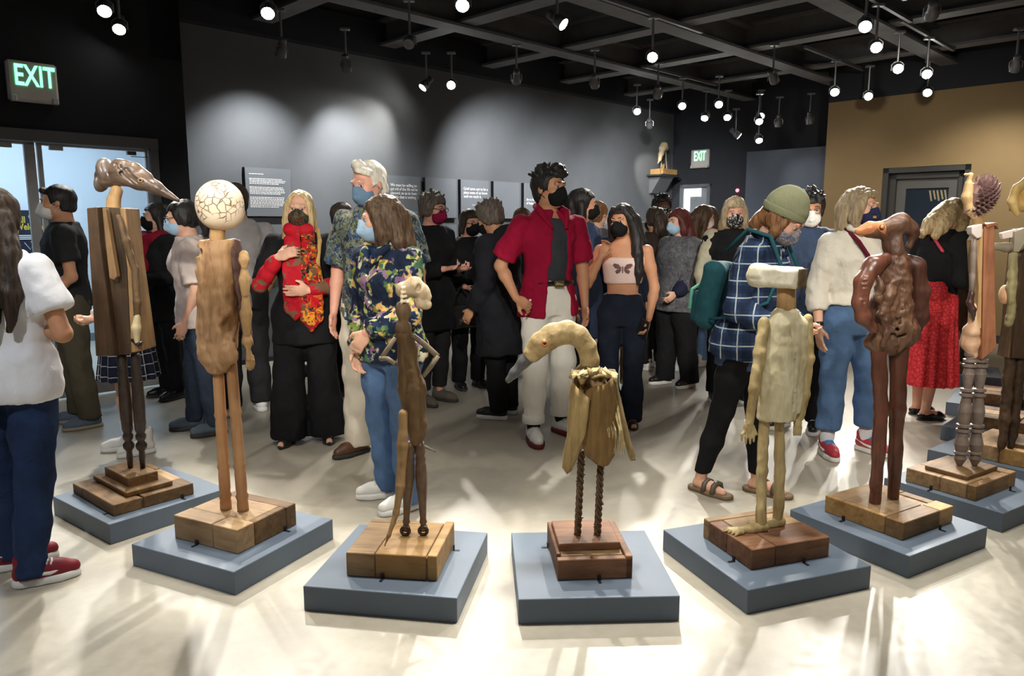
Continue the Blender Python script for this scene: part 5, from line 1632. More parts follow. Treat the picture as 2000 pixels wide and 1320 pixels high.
def shoe(kind, upper, sole, laces=None, mark=None):
    """shoe pointing to -Y, ankle above the origin; parts: upper (the shoe itself), sole, laces, side mark"""
    if kind not in _shoe:
        s = SDF(.0075)
        if kind in ('sneaker', 'hightop'):
            s.chain([(0, .035, .055), (0, -.03, .058), (0, -.10, .050), (0, -.155, .044)], [.036, .040, .038, .032], .03)
            s.cone((0, .02, .06), (0, .024, .115 if kind == 'sneaker' else .165), .040, .042, .02)
            s.ell((0, .012, .15 if kind == 'sneaker' else .2), (.033, .038, .05), k=.006, mode='s')
            s.cut((0, 0, .028), (0, 0, -1)); zb = .028
        elif kind == 'flat':
            s.chain([(0, .03, .035), (0, -.04, .03), (0, -.11, .026), (0, -.165, .018)], [.032, .034, .034, .014], .03)
            s.ell((0, -.01, .075), (.030, .075, .05), k=.006, mode='s'); s.cut((0, 0, .008), (0, 0, -1)); zb = .008
        else:
            s.chain([(0, .035, .045), (0, -.03, .048), (0, -.10, .040), (0, -.15, .034)], [.034, .038, .037, .030], .03)
            s.cone((0, .02, .05), (0, .022, .09), .038, .036, .02); s.cut((0, 0, .018), (0, 0, -1)); zb = .018
        m1 = s.mesh('shoe')
        s = SDF(.0075)
        s.chain([(0, .035, zb * .5), (0, -.03, zb * .5), (0, -.10, zb * .5), (0, -.152, zb * .5)], [.042, .042, .046, .036] if kind != 'flat' else [.030, .032, .036, .012], .03)
        s.cut((0, 0, zb + .008), (0, 0, 1)); s.cut((0, 0, .001), (0, 0, -1)); m2 = s.mesh('sole')
        mb = MB()
        for i in range(5): mb.tube([(-.030, -.040 - .017 * i, .092 - .005 * i), (-.016, -.046 - .017 * i, .104 - .0055 * i), (.016, -.046 - .017 * i, .104 - .0055 * i), (.030, -.040 - .017 * i, .092 - .005 * i)], .005, 6)
        m3 = mesh_py('laces', mb.V, mb.F, True)
        mb = MB()
        for sx in (-1, 1):
            P = [(sx * .040, -.105, .056), (sx * .043, -.07, .050), (sx * .043, -.02, .056), (sx * .038, .05, .078)]
            mb.tube(P, [.004, .009, .008, .002], 6)
        m4 = mesh_py('side_mark', mb.V, mb.F, True)
        _shoe[kind] = (m1, m2, m3, m4)
    m1, m2, m3, m4 = _shoe[kind]
    def mk(name, me, mat, par=None):
        o = bpy.data.objects.new(name, me); link(o, par)
        if len(me.materials) == 0: me.materials.append(None)
        o.material_slots[0].link = 'OBJECT'; o.material_slots[0].material = mat
        return o
    o = mk('shoe', m1, upper); mk('sole', m2, sole, o)
    if laces: mk('laces', m3, laces, o)
    if mark: mk('side_mark', m4, mark, o)
    return o


def lk(*pts): return [p[:3] for p in pts], [p[3] for p in pts]


M_rub = plain('white_rubber', (.72, .72, .70), .5, .3, var=.04)
M_rubd = plain('dark_rubber', (.04, .038, .036), .6, .3)
M_surg = fabric('surgical_blue', sr(170, 200, 226), var=.04, bump=.05)
M_kn = fabric('mask_white', sr(226, 226, 224), var=.03, bump=.05)
M_mblk = fabric('mask_black', sr(26, 26, 28), var=.1)
M_blk = fabric('black_cloth', sr(26, 26, 28), var=.2)
M_blk2 = fabric('washed_black_cloth', sr(40, 40, 42), var=.2)
M_den = fabric('blue_denim', sr(84, 112, 150), var=.16, bump=.25)
M_dend = fabric('dark_indigo_denim', sr(36, 52, 84), var=.25, bump=.25)
M_deng = fabric('grey_blue_denim', sr(52, 62, 78), var=.25, bump=.25)
M_wht = fabric('white_cotton', sr(236, 238, 244), var=.03)
M_cream = fabric('cream_cotton', sr(226, 216, 196), var=.05)
M_wtr = fabric('off_white_denim', sr(236, 232, 222), var=.04)
M_leath = plain('black_leather', (.012, .012, .012), .28, .5)
M_swht = plain('white_sneaker_leather', (.74, .73, .70), .45, .35, var=.05)
DOWN = dict(u=(.16, .05, -1), f=(.06, -.22, -1))

# ---------------------------------------------------------------- woman with long dark hair, seen from behind (picture edge)
k = Person('person with long dark hair in white t-shirt seen from behind', (-2.09, 3.05), 172, 1.62, 'tan', 'f', 1.06, head=(15, 0, 4), armR=dict(u=(.36, .02, -1), f=(-.95, -.6, .02)), armL=dict(u=(.2, .05, -1), f=(-.6, -.8, -.1)), feet=((.10, -.03, -38), (-.11, .10, -50)), h=.0085)
k.top('t_shirt', M_wht, .024, .62, .80, es=.018, flare=.016, hemflare=.02, amp=.006, seed=3)
k.trousers(M_dend, rk=.076, rh=.062, hem=.05, amp=.007, seed=2)
k.hair(HAIR['darkbrown'], .018, locks=[lk((0, .09, .04, .06), (.0, .125, -.12, .072), (.01, .150, -.28, .068), (.02, .165, -.42, .045), (.03, .175, -.52, .012)), lk((.06, .07, .0, .04), (.08, .10, -.15, .045), (.08, .135, -.3, .040), (.07, .165, -.44, .014)), lk((-.06, .07, .0, .04), (-.08, .10, -.15, .045), (-.08, .135, -.32, .040), (-.06, .165, -.47, .014))], cover=0, amp=.006)
k.shoes('sneaker', plain('burgundy_mesh', sr(120, 26, 40), .6), M_rub, laces=M_rub, mark=M_rub)

# ---------------------------------------------------------------- man in black t-shirt with white cup mask
k = Person('person in black t-shirt and white moulded mask by entrance door', (-3.24, 5.42), -62, 1.76, 'tan', 'm', 1.0, head=(-8, 4, 0), armL=dict(u=(.18, .1, -1), f=(-.35, -.75, -.55), curl=30), armR=dict(u=(.18, .1, -1), f=(-.3, -.75, -.6), curl=30), feet=((.12, .04, 12), (-.10, -.04, -8)))
k.top('t_shirt', M_blk2, .022, .62, .86, es=.022, flare=.01, amp=.006, seed=5)
k.trousers(fabric('olive_twill', sr(74, 68, 54)), rk=.084, rh=.072, amp=.008, seed=4, rt=.105)
k.hair(HAIR['black'], .010, fringe=.062, nape=-.03, amp=.003, locks=[lk((-.03, -.07, .09, .022), (.03, -.075, .09, .022))])
k.mask(M_kn, 'cup')
k.shoes('loafer', plain('slate_canvas', sr(86, 98, 112), .7), plain('tan_rubber', sr(150, 136, 116), .6))

# ---------------------------------------------------------------- person in plaid skirt behind the beaked figure
k = Person('person in navy windowpane skirt and white boots behind beaked figure', (-2.50, 4.74), -55, 1.52, 'fair', 'f', .95, head=(-5, 15, 0), armL=dict(u=(.1, .05, -1), f=(-.45, -.75, -.25), curl=40), armR=dict(u=(.1, .05, -1), f=(-.4, -.8, -.3), curl=40), feet=((.09, .03, 5), (-.09, -.05, -10)))
k.top('sweater_vest', fabric('navy_knit', sr(34, 38, 56)), .02, 0, .92, amp=.004)
k.top('blouse', M_wht, .012, 1.9, .94, es=.02, amp=.005)
k.skirt(plaid('navy_windowpane', sr(26, 30, 46), sr(34, 38, 56), sr(190, 192, 196), .075, .10, mode=2), .56, 1.06, .235, .140, 16, .07)
k.hair(HAIR['darkbrown'], .014, locks=[lk((.07, .03, .02, .03), (.08, .04, -.12, .035), (.07, .05, -.22, .02)), lk((-.07, .03, .02, .03), (-.08, .04, -.12, .035), (-.07, .05, -.22, .02)), lk((0, .09, 0, .06), (0, .1, -.14, .06), (0, .1, -.24, .03))], cover=0)
k.mask(M_surg)
k.socks(M_wht, .22)
k.shoes('hightop', M_swht, M_rub)

# ---------------------------------------------------------------- person with glasses and blue mask in pale sweatshirt
k = Person('person in glasses and blue mask wearing loose pale pink t-shirt', (-2.22, 5.22), -68, 1.65, 'fair', 'f', 1.0, head=(-4, 6, 0), lean=(4, 0), armL=dict(u=(.12, .02, -1), f=(-.12, -.42, -.9)), armR=dict(u=(.15, .05, -1), f=(-.1, -.4, -.9)), feet=((.11, .05, 10), (-.11, -.1, -4)))
k.top('t_shirt', fabric('pale_pink_cotton', sr(214, 198, 190)), .03, .85, .80, es=.022, flare=.025, hemflare=.035, amp=.008, seed=9)
k.trousers(M_deng, rk=.074, rh=.066, amp=.007, seed=6)
k.hair(HAIR['black'], .012, locks=[lk((0, .11, .02, .04), (0, .14, -.06, .036), (0, .13, -.14, .02)), lk((.065, -.03, .03, .016), (.072, -.02, -.04, .012))], cover=0, bun=((0, .13, -.03), (.045, .045, .05)))
k.mask(M_surg); k.glasses()
k.shoes('sneaker', plain('slate_canvas', ()), M_rubd)

# ---------------------------------------------------------------- black-clad person with red scarf half hidden
p = Vector((-2.98, 6.32, 0))
k = Person('black-clad person with dark red scarf half hidden near door frame', (p.x, p.y), -40, 1.66, 'fair', 'f', 1.0, head=(-20, 0, 0), armL=dict(u=(.2, .0, -1), f=(-.3, -.8, -.1)), h=.011)
k.top('coat', M_blk, .035, 1.9, .70, es=.02, hemflare=.03, amp=.006)
k.trousers(M_blk, rk=.07, rh=.062)
k.hair(HAIR['black'], .014, locks=[lk((.07, .02, 0, .03), (.08, .03, -.14, .03), (.075, .03, -.22, .015)), lk((-.07, .02, 0, .03), (-.08, .03, -.14, .03), (-.075, .03, -.22, .015)), lk((0, .1, 0, .06), (0, .1, -.16, .06), (0, .1, -.24, .03))], cover=0)
s = SDF(.01); U = k.U
s.chain([U @ Vector((.09, -.02, 1.44)), U @ Vector((.05, -.12, 1.40)), U @ Vector((.03, -.15, 1.30)), U @ Vector((.03, -.15, 1.16))], [.04, .045, .045, .04], .02); s.chain([U @ Vector((-.09, -.02, 1.44)), U @ Vector((-.03, -.12, 1.42)), U @ Vector((.05, -.12, 1.40))], [.04, .045, .045], .02); s.chain([U @ Vector((-.09, .0, 1.44)), U @ Vector((0, .08, 1.46)), U @ Vector((.09, 0, 1.44))], [.04, .04, .04], .02)
s.obj('scarf', fabric('dark_red_wool', sr(132, 24, 44)), k.root, amp=.008, freq=16)
k.mask(M_mblk)
k.shoes('loafer', M_leath, M_rubd)

# ---------------------------------------------------------------- grey t-shirt, back of head
k = Person('person in grey t-shirt seen from behind next to round-headed figure', (-2.11, 5.78), -142, 1.79, 'tan', 'm', .95, head=(0, 4, 0), armL=dict(u=(.22, .12, -1), f=(-.15, -.5, -1), curl=25), armR=dict(u=(.2, .1, -1), f=(-.2, -.55, -1)), feet=((.13, .0, 15), (-.11, -.05, -10)))
k.top('t_shirt', fabric('heather_grey_cotton', sr(150, 146, 146)), .018, .72, .90, es=.014, flare=.018, amp=.006, seed=12)
k.trousers(M_blk2, rk=.084, rh=.074, amp=.008, seed=8, rt=.105)
k.hair(HAIR['darkbrown'], .012, nape=-.045, amp=.004)
k.mask(M_mblk)
k.shoes('sneaker', M_swht, M_rub, laces=M_rub, mark=M_leath)

# ---------------------------------------------------------------- blonde woman with red floral scarf
k = Person('blonde person in black with red floral scarf, hand raised to chin', (-1.40, 4.96), 8, 1.70, 'fair', 'f', 1.0, head=(-3, 2, 3), armR=dict(u=(.30, -.25, -.9), f=(-.62, -.50, .82), h=(-.85, -.25, .35), t=(-.3, .2, 1), curl=30), armL=dict(u=(.30, -.10, -1), f=(-.92, -.75, -.12), h=(-.95, -.5, .0), t=(0, -.3, 1), curl=8), feet=((.12, .02, 10), (-.13, -.03, -14)), h=.007)
k.top('jacket', M_blk, .016, .95, .70, es=.014, flare=.012, hemflare=.05, amp=.006, seed=14)
k.trousers(M_blk, rk=.098, rh=.125, hem=.045, amp=.008, seed=3, rt=.105)
M_scarf = print_fabric('red_orange_floral_silk', [sr(176, 20, 34), sr(196, 92, 30), sr(120, 30, 36), sr(206, 140, 40), sr(40, 32, 30), sr(96, 84, 60), sr(190, 40, 30)], 20, 1.0)
M_redsl = print_fabric('red_printed_sleeve', [sr(190, 30, 44), sr(184, 26, 40), sr(178, 30, 44), sr(120, 92, 70), sr(190, 36, 48)], 9, 1.0)
for sd in 'RL':
    s = SDF(.008); k.sleeve(s, k.arm[sd], .85, 1.86, .014); s.obj('blouse_sleeve', M_redsl, k.root, amp=.004, freq=16)
U = k.U
for cx0, cx1, zb, m_ in ((-.03, -.035, .86, M_redsl), (.06, .07, .79, M_scarf)):
    s = SDF(.008)
    s.loft([(zb, .004, .012, cx1, -.165), (zb + .08, .074, .020, cx1, -.162), (1.0, .074, .022, cx1, -.156), (1.18, .066, .024, cx1, -.148), (1.30, .058, .024, cx0, -.142), (1.40, .050, .028, cx0, -.108), (1.45, .044, .03, cx0, -.06)], M=U, k=.01)
    s.obj('scarf', m_, k.root, amp=.014, freq=16, seed=int(zb * 50))
SDF(.008).chain([U @ Vector((-.07, .02, 1.46)), U @ Vector((-.05, -.07, 1.45)), U @ Vector((.05, -.07, 1.45)), U @ Vector((.07, .02, 1.46))], [.04, .042, .042, .04], .02).obj('scarf', M_redsl, k.root, amp=.006, freq=20)
SDF(.007).chain([U @ Vector((.115, -.02, 1.455)), U @ Vector((.135, -.11, 1.38)), U @ Vector((.12, -.135, 1.24)), U @ Vector((.15, -.13, 1.05))], [.012, .014, .014, .012], .01).obj('bag_strap', fabric('tan_strap', sr(186, 152, 96)), k.root)
k.hair(HAIR['blond'], .010, fringe=.085, locks=[lk((.03, -.055, .10, .014), (.07, -.045, .03, .018), (.080, -.035, -.08, .02), (.082, -.045, -.2, .022), (.08, -.055, -.28, .016), (.076, -.06, -.32, .006)), lk((-.03, -.055, .10, .014), (-.072, -.045, .03, .02), (-.080, -.035, -.08, .024), (-.080, -.045, -.2, .026), (-.070, -.055, -.25, .018), (-.066, -.06, -.29, .006)), lk((.062, .03, .0, .036), (.075, .03, -.14, .036), (.075, .0, -.26, .02)), lk((-.062, .03, .0, .036), (-.075, .03, -.14, .036), (-.075, .0, -.24, .02)), lk((0, .07, 0, .06), (0, .08, -.18, .06), (0, .08, -.3, .03))], cover=0, amp=.004)
k.mask(print_fabric('dark_green_floral_mask', [sr(56, 60, 50), sr(40, 44, 40), sr(92, 84, 60), sr(110, 50, 44), sr(60, 72, 56)], 36, .6))
k.shoes('flat', M_leath, M_rubd)

# ---------------------------------------------------------------- tall white-haired man
k = Person('tall white-haired person in blue mask and tropical print shirt', (-.86, 4.72), -14, 1.87, 'rosy', 'm', 1.12, head=(-22, 14, 0), armL=dict(u=(.22, .05, -1), f=(.04, -.2, -1)), armR=dict(u=(.22, .05, -1), f=(.02, -.25, -1)), feet=((.12, .0, 16), (-.13, -.06, -26)), h=.0085)
M_haw = print_fabric('tropical_print', [sr(52, 62, 84), sr(98, 106, 88), sr(140, 140, 112), sr(70, 100, 136), sr(120, 130, 124), sr(44, 50, 70), sr(84, 92, 76)], 24, 1.2)
k.top('shirt', M_haw, .018, .86, .80, es=.018, flare=.026, hemflare=.03, amp=.007, seed=17)
MB().tube([k.U @ Vector(q) for q in ((-.07, .04, 1.47), (-.06, -.06, 1.45), (0, -.1, 1.40), (.06, -.06, 1.45), (.07, .04, 1.47))], [.018, .022, .012, .022, .018], 8).build('collar', M_haw, k.root, smooth=True)
k.trousers(M_cream, rk=.090, rh=.080, hem=.055, amp=.008, seed=5, rt=.115)
k.hair(HAIR['white'], .010, fringe=.075, nape=-.05, side=.0, amp=.003, locks=[lk((.02, -.075, .09, .02), (.062, -.045, .07, .022)), lk((0, -.05, .115, .03), (-.05, -.02, .11, .03)), lk((.074, .03, .02, .022), (.074, .05, -.05, .02))])
k.mask(fabric('steel_blue_mask', sr(104, 132, 156), var=.05, bump=.05))
k.shoes('loafer', plain('brown_shoe_leather', sr(92, 62, 46), .4, .45, var=.2), M_rubd)

# ---------------------------------------------------------------- young woman in floral jacket
k = Person('dark-haired person in blue mask and bright botanical print jacket', (-.63, 3.80), -34, 1.62, 'fair', 'f', 1.02, head=(-44, 3, 0), lean=(2, 0), armL=dict(u=(.16, -.34, -.95), f=(-1, -.42, -.42), h=(-.6, -.3, -.9), t=(-.5, -.3, .6), curl=25), armR=dict(u=(.22, .10, -1), f=(-.3, -.5, -.9), curl=25), feet=((.11, -.03, -18), (-.12, .05, -40)), h=.0065)
M_jak = print_fabric('botanical_print_jacket', [sr(34, 44, 66), sr(128, 144, 62), sr(226, 186, 112), sr(38, 54, 84), sr(190, 196, 136), sr(146, 110, 146), sr(30, 40, 56), sr(72, 112, 88), sr(214, 206, 180)], 13, 1.3, base=sr(30, 40, 62))
k.top('jacket', M_jak, .026, 1.9, .83, es=.026, flare=.0, hemflare=.02, amp=.010, freq=15, seed=21, h=.0095)
SDF(.007).chain([k.U @ Vector(q) for q in ((-.075, .05, 1.47), (-.085, -.04, 1.46), (-.045, -.11, 1.41), (-.02, -.13, 1.36))], [.02, .026, .026, .015], .01).chain([k.U @ Vector(q) for q in ((.075, .05, 1.47), (.085, -.04, 1.46), (.045, -.11, 1.41), (.02, -.13, 1.36))], [.02, .026, .026, .015], .01).obj('collar', M_jak, k.root)
mb = [SDF(.003).ell(k.U @ Vector((0, -.155 + .01 * i, z)), (.009, .005, .009)).obj('snap', M_rub, k.root) for i, z in enumerate((1.30, 1.16))]
k.trousers(M_den, rk=.078, rh=.074, hem=.04, amp=.007, seed=9, rt=.100)
k.hair(HAIR['brown'], .016, fringe=.06, locks=[lk((.05, -.055, .085, .022), (.078, -.03, .02, .028), (.088, -.005, -.08, .034), (.085, .0, -.17, .022), (.08, -.01, -.2, .01)), lk((-.05, -.055, .085, .022), (-.08, -.03, .02, .026), (-.088, -.0, -.08, .032), (-.085, .0, -.17, .02)), lk((.06, .06, .0, .045), (.08, .07, -.12, .045), (.08, .07, -.22, .018)), lk((0, .1, 0, .06), (0, .115, -.14, .06), (.0, .12, -.24, .02)), lk((-.06, .06, .0, .045), (-.08, .07, -.12, .04), (-.08, .07, -.2, .018))], cover=0, amp=.005, seed=5)
k.mask(M_surg)
k.shoes('sneaker', M_swht, M_rub, laces=M_rub)

# ---------------------------------------------------------------- maroon mask
p = Vector((-.66, 6.12, 0))
k = Person('curly grey-haired person in maroon mask and black jacket behind tall man', (p.x, p.y), 52, 1.73, 'rosy', 'f', 1.05, head=(10, 6, 0), armR=dict(u=(.15, -.1, -1), f=(-.5, -.85, .15), curl=40), armL=dict(u=(.15, -.1, -1), f=(-.5, -.85, .1), curl=40), h=.0105)
k.top('jacket', M_blk, .03, 1.85, .62, es=.022, hemflare=.03, amp=.008)
k.trousers(M_blk2, rk=.074, rh=.062, hem=.12)
k.hair(HAIR['grey'], .024, fringe=.05, amp=.012, spiky=40, cover=0, nape=-.03)
k.mask(fabric('maroon_mask', sr(128, 26, 60), var=.06)); k.glasses()
k.shoes('loafer', plain('taupe_suede', sr(100, 92, 82), .8), M_rubd)

# person glimpsed between blonde and white-haired man
k = Person('dark-haired person glimpsed between the blonde and white-haired visitors', (-1.42, 6.3), 150, 1.66, 'olive', 'f', 1.0, h=.012)
k.top('jacket', fabric('charcoal_wool', sr(52, 50, 54)), .02, 1.85, .8, es=.018); k.trousers(M_blk, rk=.07, rh=.06)
k.hair(HAIR['darkbrown'], .014, nape=-.05); k.mask(M_mblk); k.shoes('loafer', M_leath, M_rubd)

# ---------------------------------------------------------------- two people in black talking
p = Vector((-.39, 6.72, 0))
k = Person('person in black with dark mask clasping hands over a black handbag', (p.x, p.y), 28, 1.61, 'rosy', 'f', 1.05, head=(10, 6, 0), armR=dict(u=(.2, .02, -1), f=(-.45, -.8, -.35), curl=35), armL=dict(u=(.2, .0, -1), f=(-.5, -.8, -.3), curl=35), h=.0105)
k.top('coat', M_blk, .028, 1.85, .66, es=.022, hemflare=.03, amp=.008)
k.trousers(M_blk, rk=.078, rh=.070, hem=.06)
k.hair(HAIR['darkbrown'], .016, locks=[lk((.07, .0, .03, .03), (.08, .01, -.08, .025)), lk((-.07, .0, .03, .03), (-.08, .01, -.08, .025))], cover=0)
k.mask(M_mblk); k.glasses(); k.shoes('loafer', M_leath, M_rubd)
hb = tag(empty('handbag', (-.43, 6.40, 0), rad(30)), 'black leather handbag hanging from the clasped hands of person in black', 'bag')
s = SDF(.008); s.box((0, 0, .70), (.14, .05, .10), None, .03, .0); s.ell((0, 0, .65), (.145, .06, .05), k=.03); s.obj('pouch', M_leath, hb, amp=.008, freq=14)
MB().tube([(-.08, 0, .78), (-.06, .02, .88), (.0, .03, .95), (.06, .02, .88), (.08, 0, .78)], .008, 7).build('handle', M_leath, hb, smooth=True)
p = at_floor(978, 812)
k = Person('person in long black coat and dark sneakers with tousled hair', (p.x, p.y), -115, 1.66, 'tan', 'm', 1.1, head=(-5, 18, 0), lean=(4, 0), armL=dict(u=(.2, .0, -1), f=(-.1, -.6, -.8)), armR=dict(u=(.2, 0, -1), f=(-.1, -.5, -.8)), h=.0105)
k.top('coat', fabric('black_long_coat', sr(30, 31, 36), var=.2), .045, 1.9, .52, es=.032, hemflare=.06, amp=.009, seed=4)
s = SDF(.010); s.chain([k.U @ Vector(q) for q in ((-.08, .06, 1.44), (0, .10, 1.46), (.08, .06, 1.44))], [.05, .06, .05], .02); s.obj('hood', fabric('black_long_coat', ()), k.root, amp=.006)
k.trousers(M_blk, rk=.08, rh=.075, hem=.06)
k.hair(HAIR['grey'], .022, fringe=.05, amp=.010, spiky=46, nape=-.035, cover=0)
k.mask(M_mblk); k.shoes('sneaker', M_leath, M_rub)
# head behind the red shirt
k = Person('person with straight brown hair behind the red-shirted visitor', (.10, 7.4), 175, 1.64, 'fair', 'f', 1.0, h=.012)
k.top('coat', M_blk, .024, 1.85, .7, es=.018); k.trousers(M_blk, rk=.07, rh=.06)
k.hair(HAIR['brown'], .016, locks=[lk((0, .09, 0, .07), (0, .11, -.16, .07), (0, .11, -.3, .04)), lk((.07, .03, 0, .035), (.085, .03, -.2, .035)), lk((-.07, .03, 0, .035), (-.085, .03, -.2, .035))], cover=0); k.mask(M_mblk); k.shoes('loafer', M_leath, M_rubd)

# ---------------------------------------------------------------- tall man in open red shirt
k = Person('tall dark-haired person in open red shirt, white trousers and black mask', (.25, 5.10), 22, 1.85, 'tan', 'm', .90, head=(26, -2, 0), armR=dict(u=(.36, .34, -.95), f=(-.22, -.62, -.85), h=(-.55, -.65, -.45), t=(.2, .5, -.7), curl=35), armL=dict(u=(.22, .08, -1), f=(-.02, -.22, -1), curl=20), feet=((.12, .02, 18), (-.13, -.10, -12)), h=.007)
k.top('tank_top', fabric('charcoal_ribbed_cotton', sr(58, 60, 66)), .008, 0, 1.0, z1=1.40, amp=.003)


def open_front(s):
    U = k.U
    for z0, z1, w0, w1 in ((.70, 1.10, .125, .075), (1.10, 1.47, .075, .035)):
        s.loft([(z0, w0, .13, .03, -.17), (z1, w1, .13, .02, -.17)], M=U, mode='s', k=.01)


M_rs = fabric('crimson_shirt_cotton', sr(150, 18, 52), var=.15)
k.top('shirt', M_rs, .016, .80, .79, es=.010, flare=.026, hemflare=.045, amp=.008, seed=30, extra=open_front, h=.0095)
MB().tube([k.U @ Vector(q) for q in ((-.03, -.125, 1.34), (-.085, -.07, 1.44), (-.075, .03, 1.475), (0, .075, 1.485), (.075, .03, 1.475), (.09, -.07, 1.44), (.06, -.125, 1.34))], [.010, .024, .022, .02, .022, .024, .010], 8).build('collar', M_rs, k.root, smooth=True)
k.trousers(M_wtr, rk=.080, rh=.066, hem=.13, amp=.007, seed=11, rt=.098)
for sd in 'LR':
    g = k.leg[sd]; q = g['A'].lerp(g['K'], .13)
    MB().lathe((q.x, q.y, .125), (q.x, q.y, .178), [(0, .068), (.1, .072), (.9, .072), (1, .068)], 20).build('trouser_cuff', M_wtr, k.root, smooth=True)
bt = MB(); A = k.stations(.018, .99, 1.03)
bt.tube([(A[0][1] * math.cos(w), A[0][2] * math.sin(w) + .004, 1.005) for w in np.linspace(0, 2 * math.pi, 33)], .016, 6, False)
b_ = bt.build('belt', M_leath, k.root)
MB().box((.01, -.138, 1.005), (.032, .008, .021), .004).build('buckle', plain('dark_gold_buckle', sr(120, 104, 64), .3, .5, .6), b_)
MB().tube([(-.014, -.147, 1.0), (-.006, -.147, 1.014), (-.002, -.147, .998), (.006, -.147, 1.010), (.012, -.147, 1.0), (.022, -.147, 1.004), (.032, -.147, .998)], .0022, 5).build('emblem', plain('pale_gold_print', sr(220, 206, 160)), b_)
k.hair(HAIR['black'], .018, fringe=.062, nape=-.05, spiky=44, amp=.006, locks=[lk((0, -.08, .105, .03), (.04, -.085, .085, .024)), lk((-.02, -.06, .12, .035), (.05, -.05, .12, .03)), lk((-.04, .03, .125, .03), (.03, .04, .13, .03)), lk((.0, .09, -.03, .03), (0, .09, -.085, .02))], seed=8)
k.mask(M_mblk)
k.socks(M_blk, .17)
k.shoes('hightop', M_swht, plain('maroon_rubber', sr(104, 34, 36), .6), laces=M_rub)

# people half hidden behind him and the crop-top woman
k = Person('person in blue denim coat half hidden behind the red-shirted visitor', (.56, 6.05), 60, 1.76, 'tan', 'f', 1.05, head=(30, 0, 0), h=.0115)
k.top('coat', fabric('faded_denim_coat', sr(56, 70, 98)), .035, 1.88, .55, es=.025, hemflare=.04); k.trousers(M_blk, rk=.075, rh=.065)
k.hair(HAIR['black'], .016, locks=[lk((0, .09, 0, .07), (0, .11, -.18, .07), (0, .12, -.3, .04)), lk((.075, .02, 0, .035), (.09, .02, -.2, .04)), lk((-.075, .02, 0, .035), (-.09, .02, -.2, .04))], cover=0); k.mask(M_mblk); k.shoes('loafer', M_leath, M_rubd)
k = Person('auburn-haired person with low bun in grey top seen from behind', (.83, 7.3), 155, 1.70, 'fair', 'f', 1.05, head=(-20, 4, 0), h=.0115)
k.top('t_shirt', fabric('mid_grey_cotton', sr(104, 102, 108)), .024, .7, .86, es=.024); k.trousers(M_blk, rk=.075, rh=.065)
k.hair(HAIR['auburn'], .014, bun=((.02, .12, -.06), (.04, .035, .04)), amp=.007); k.mask(M_kn); k.shoes('loafer', M_leath, M_rubd)
k = Person('person in navy jacket and khaki trousers hidden behind crop-top visitor', (.96, 6.62), 165, 1.62, 'tan', 'm', 1.08, head=(40, 0, 0), h=.0115)
k.top('jacket', fabric('navy_jacket', sr(34, 40, 56)), .03, 1.88, .80, es=.024); k.trousers(fabric('khaki_twill', sr(142, 124, 100)), rk=.08, rh=.072, seed=4)
k.hair(HAIR['darkbrown'], .016, spiky=20); k.mask(M_mblk); k.shoes('loafer', M_leath, M_rubd)

# ---------------------------------------------------------------- crop-top woman
k = Person('long-haired person in white butterfly crop top adjusting a black mask', (.80, 5.36), -10, 1.62, 'tan', 'f', .95, head=(-24, 4, -3), armR=dict(u=(.30, -.35, -.8), f=(-.50, -.35, .98), h=(-.40, .05, .95), t=(-1, -.3, 0), curl=38), armL=dict(u=(.24, .10, -1), f=(-.16, -.42, -1), curl=32), feet=((.09, .02, 8), (-.09, -.02, -10)), h=.007)
k.top('crop_top', fabric('blush_white_cotton', sr(228, 202, 192), var=.04), .008, 0, 1.12, z1=1.315, amp=.003)


def butterfly(K):
    """flat wing print on the chest, modelled as a thin patch following the cloth"""
    st = np.array(K.stations(.0105, 1.0, 1.4))
    def surf(x, z):
        rx, ry, cy = [np.interp(z, st[:, 0], st[:, i]) for i in (1, 2, 4)]
        return Vector((x, cy - ry * math.sqrt(max(0, 1 - (x / rx) ** 2)) - .002, z))
    V = []; F_ = []
    def poly(pts, c):
        o = len(V); V.append(surf(*c)); V.extend(surf(*q) for q in pts); n = len(pts)
        F_.extend((o, o + 1 + i, o + 1 + (i + 1) % n) for i in range(n))
    z0 = 1.235
    for sx in (-1, 1):
        poly([(sx * .006, z0 + .004), (sx * .03, z0 + .034), (sx * .062, z0 + .040), (sx * .074, z0 + .026), (sx * .055, z0 + .004), (sx * .02, z0 - .004)], (sx * .038, z0 + .017))
        poly([(sx * .006, z0 - .004), (sx * .04, z0 - .004), (sx * .056, z0 - .02), (sx * .044, z0 - .038), (sx * .022, z0 - .030)], (sx * .03, z0 - .018))
    poly([(-.005, z0 + .018), (.005, z0 + .018), (.004, z0 - .03), (-.004, z0 - .03)], (0, z0))
    me = mesh_py('butterfly_print', V, F_); o = ob('butterfly_print', me, plain('dusky_butterfly_print', sr(112, 86, 84), .8, .1, var=.5, scale=70), K.root)
    return o


butterfly(k)
k.trousers(fabric('black_blue_denim', sr(34, 40, 54), var=.3, bump=.25), e=.008, rk=.070, rh=.088, hem=.035, top=1.04, amp=.006, seed=13, rt=.094)
k.hair(HAIR['black'], .018, fringe=.06, locks=[lk((.04, -.06, .10, .022), (.084, -.03, .02, .030), (.104, -.0, -.1, .040), (.118, -.02, -.24, .044), (.125, -.03, -.38, .040), (.12, -.04, -.46, .015)), lk((-.04, -.06, .10, .02), (-.08, -.03, .02, .024), (-.088, .0, -.1, .028), (-.08, .02, -.2, .02)), lk((.05, .08, 0, .06), (.07, .1, -.18, .065), (.08, .1, -.36, .05), (.08, .1, -.46, .02)), lk((-.05, .08, 0, .05), (-.06, .1, -.18, .05), (-.05, .1, -.3, .03))], cover=0, amp=.004)
k.mask(M_mblk, 'cup')
ph = k.root.matrix_world  # not yet evaluated; place the phone from the hand joints
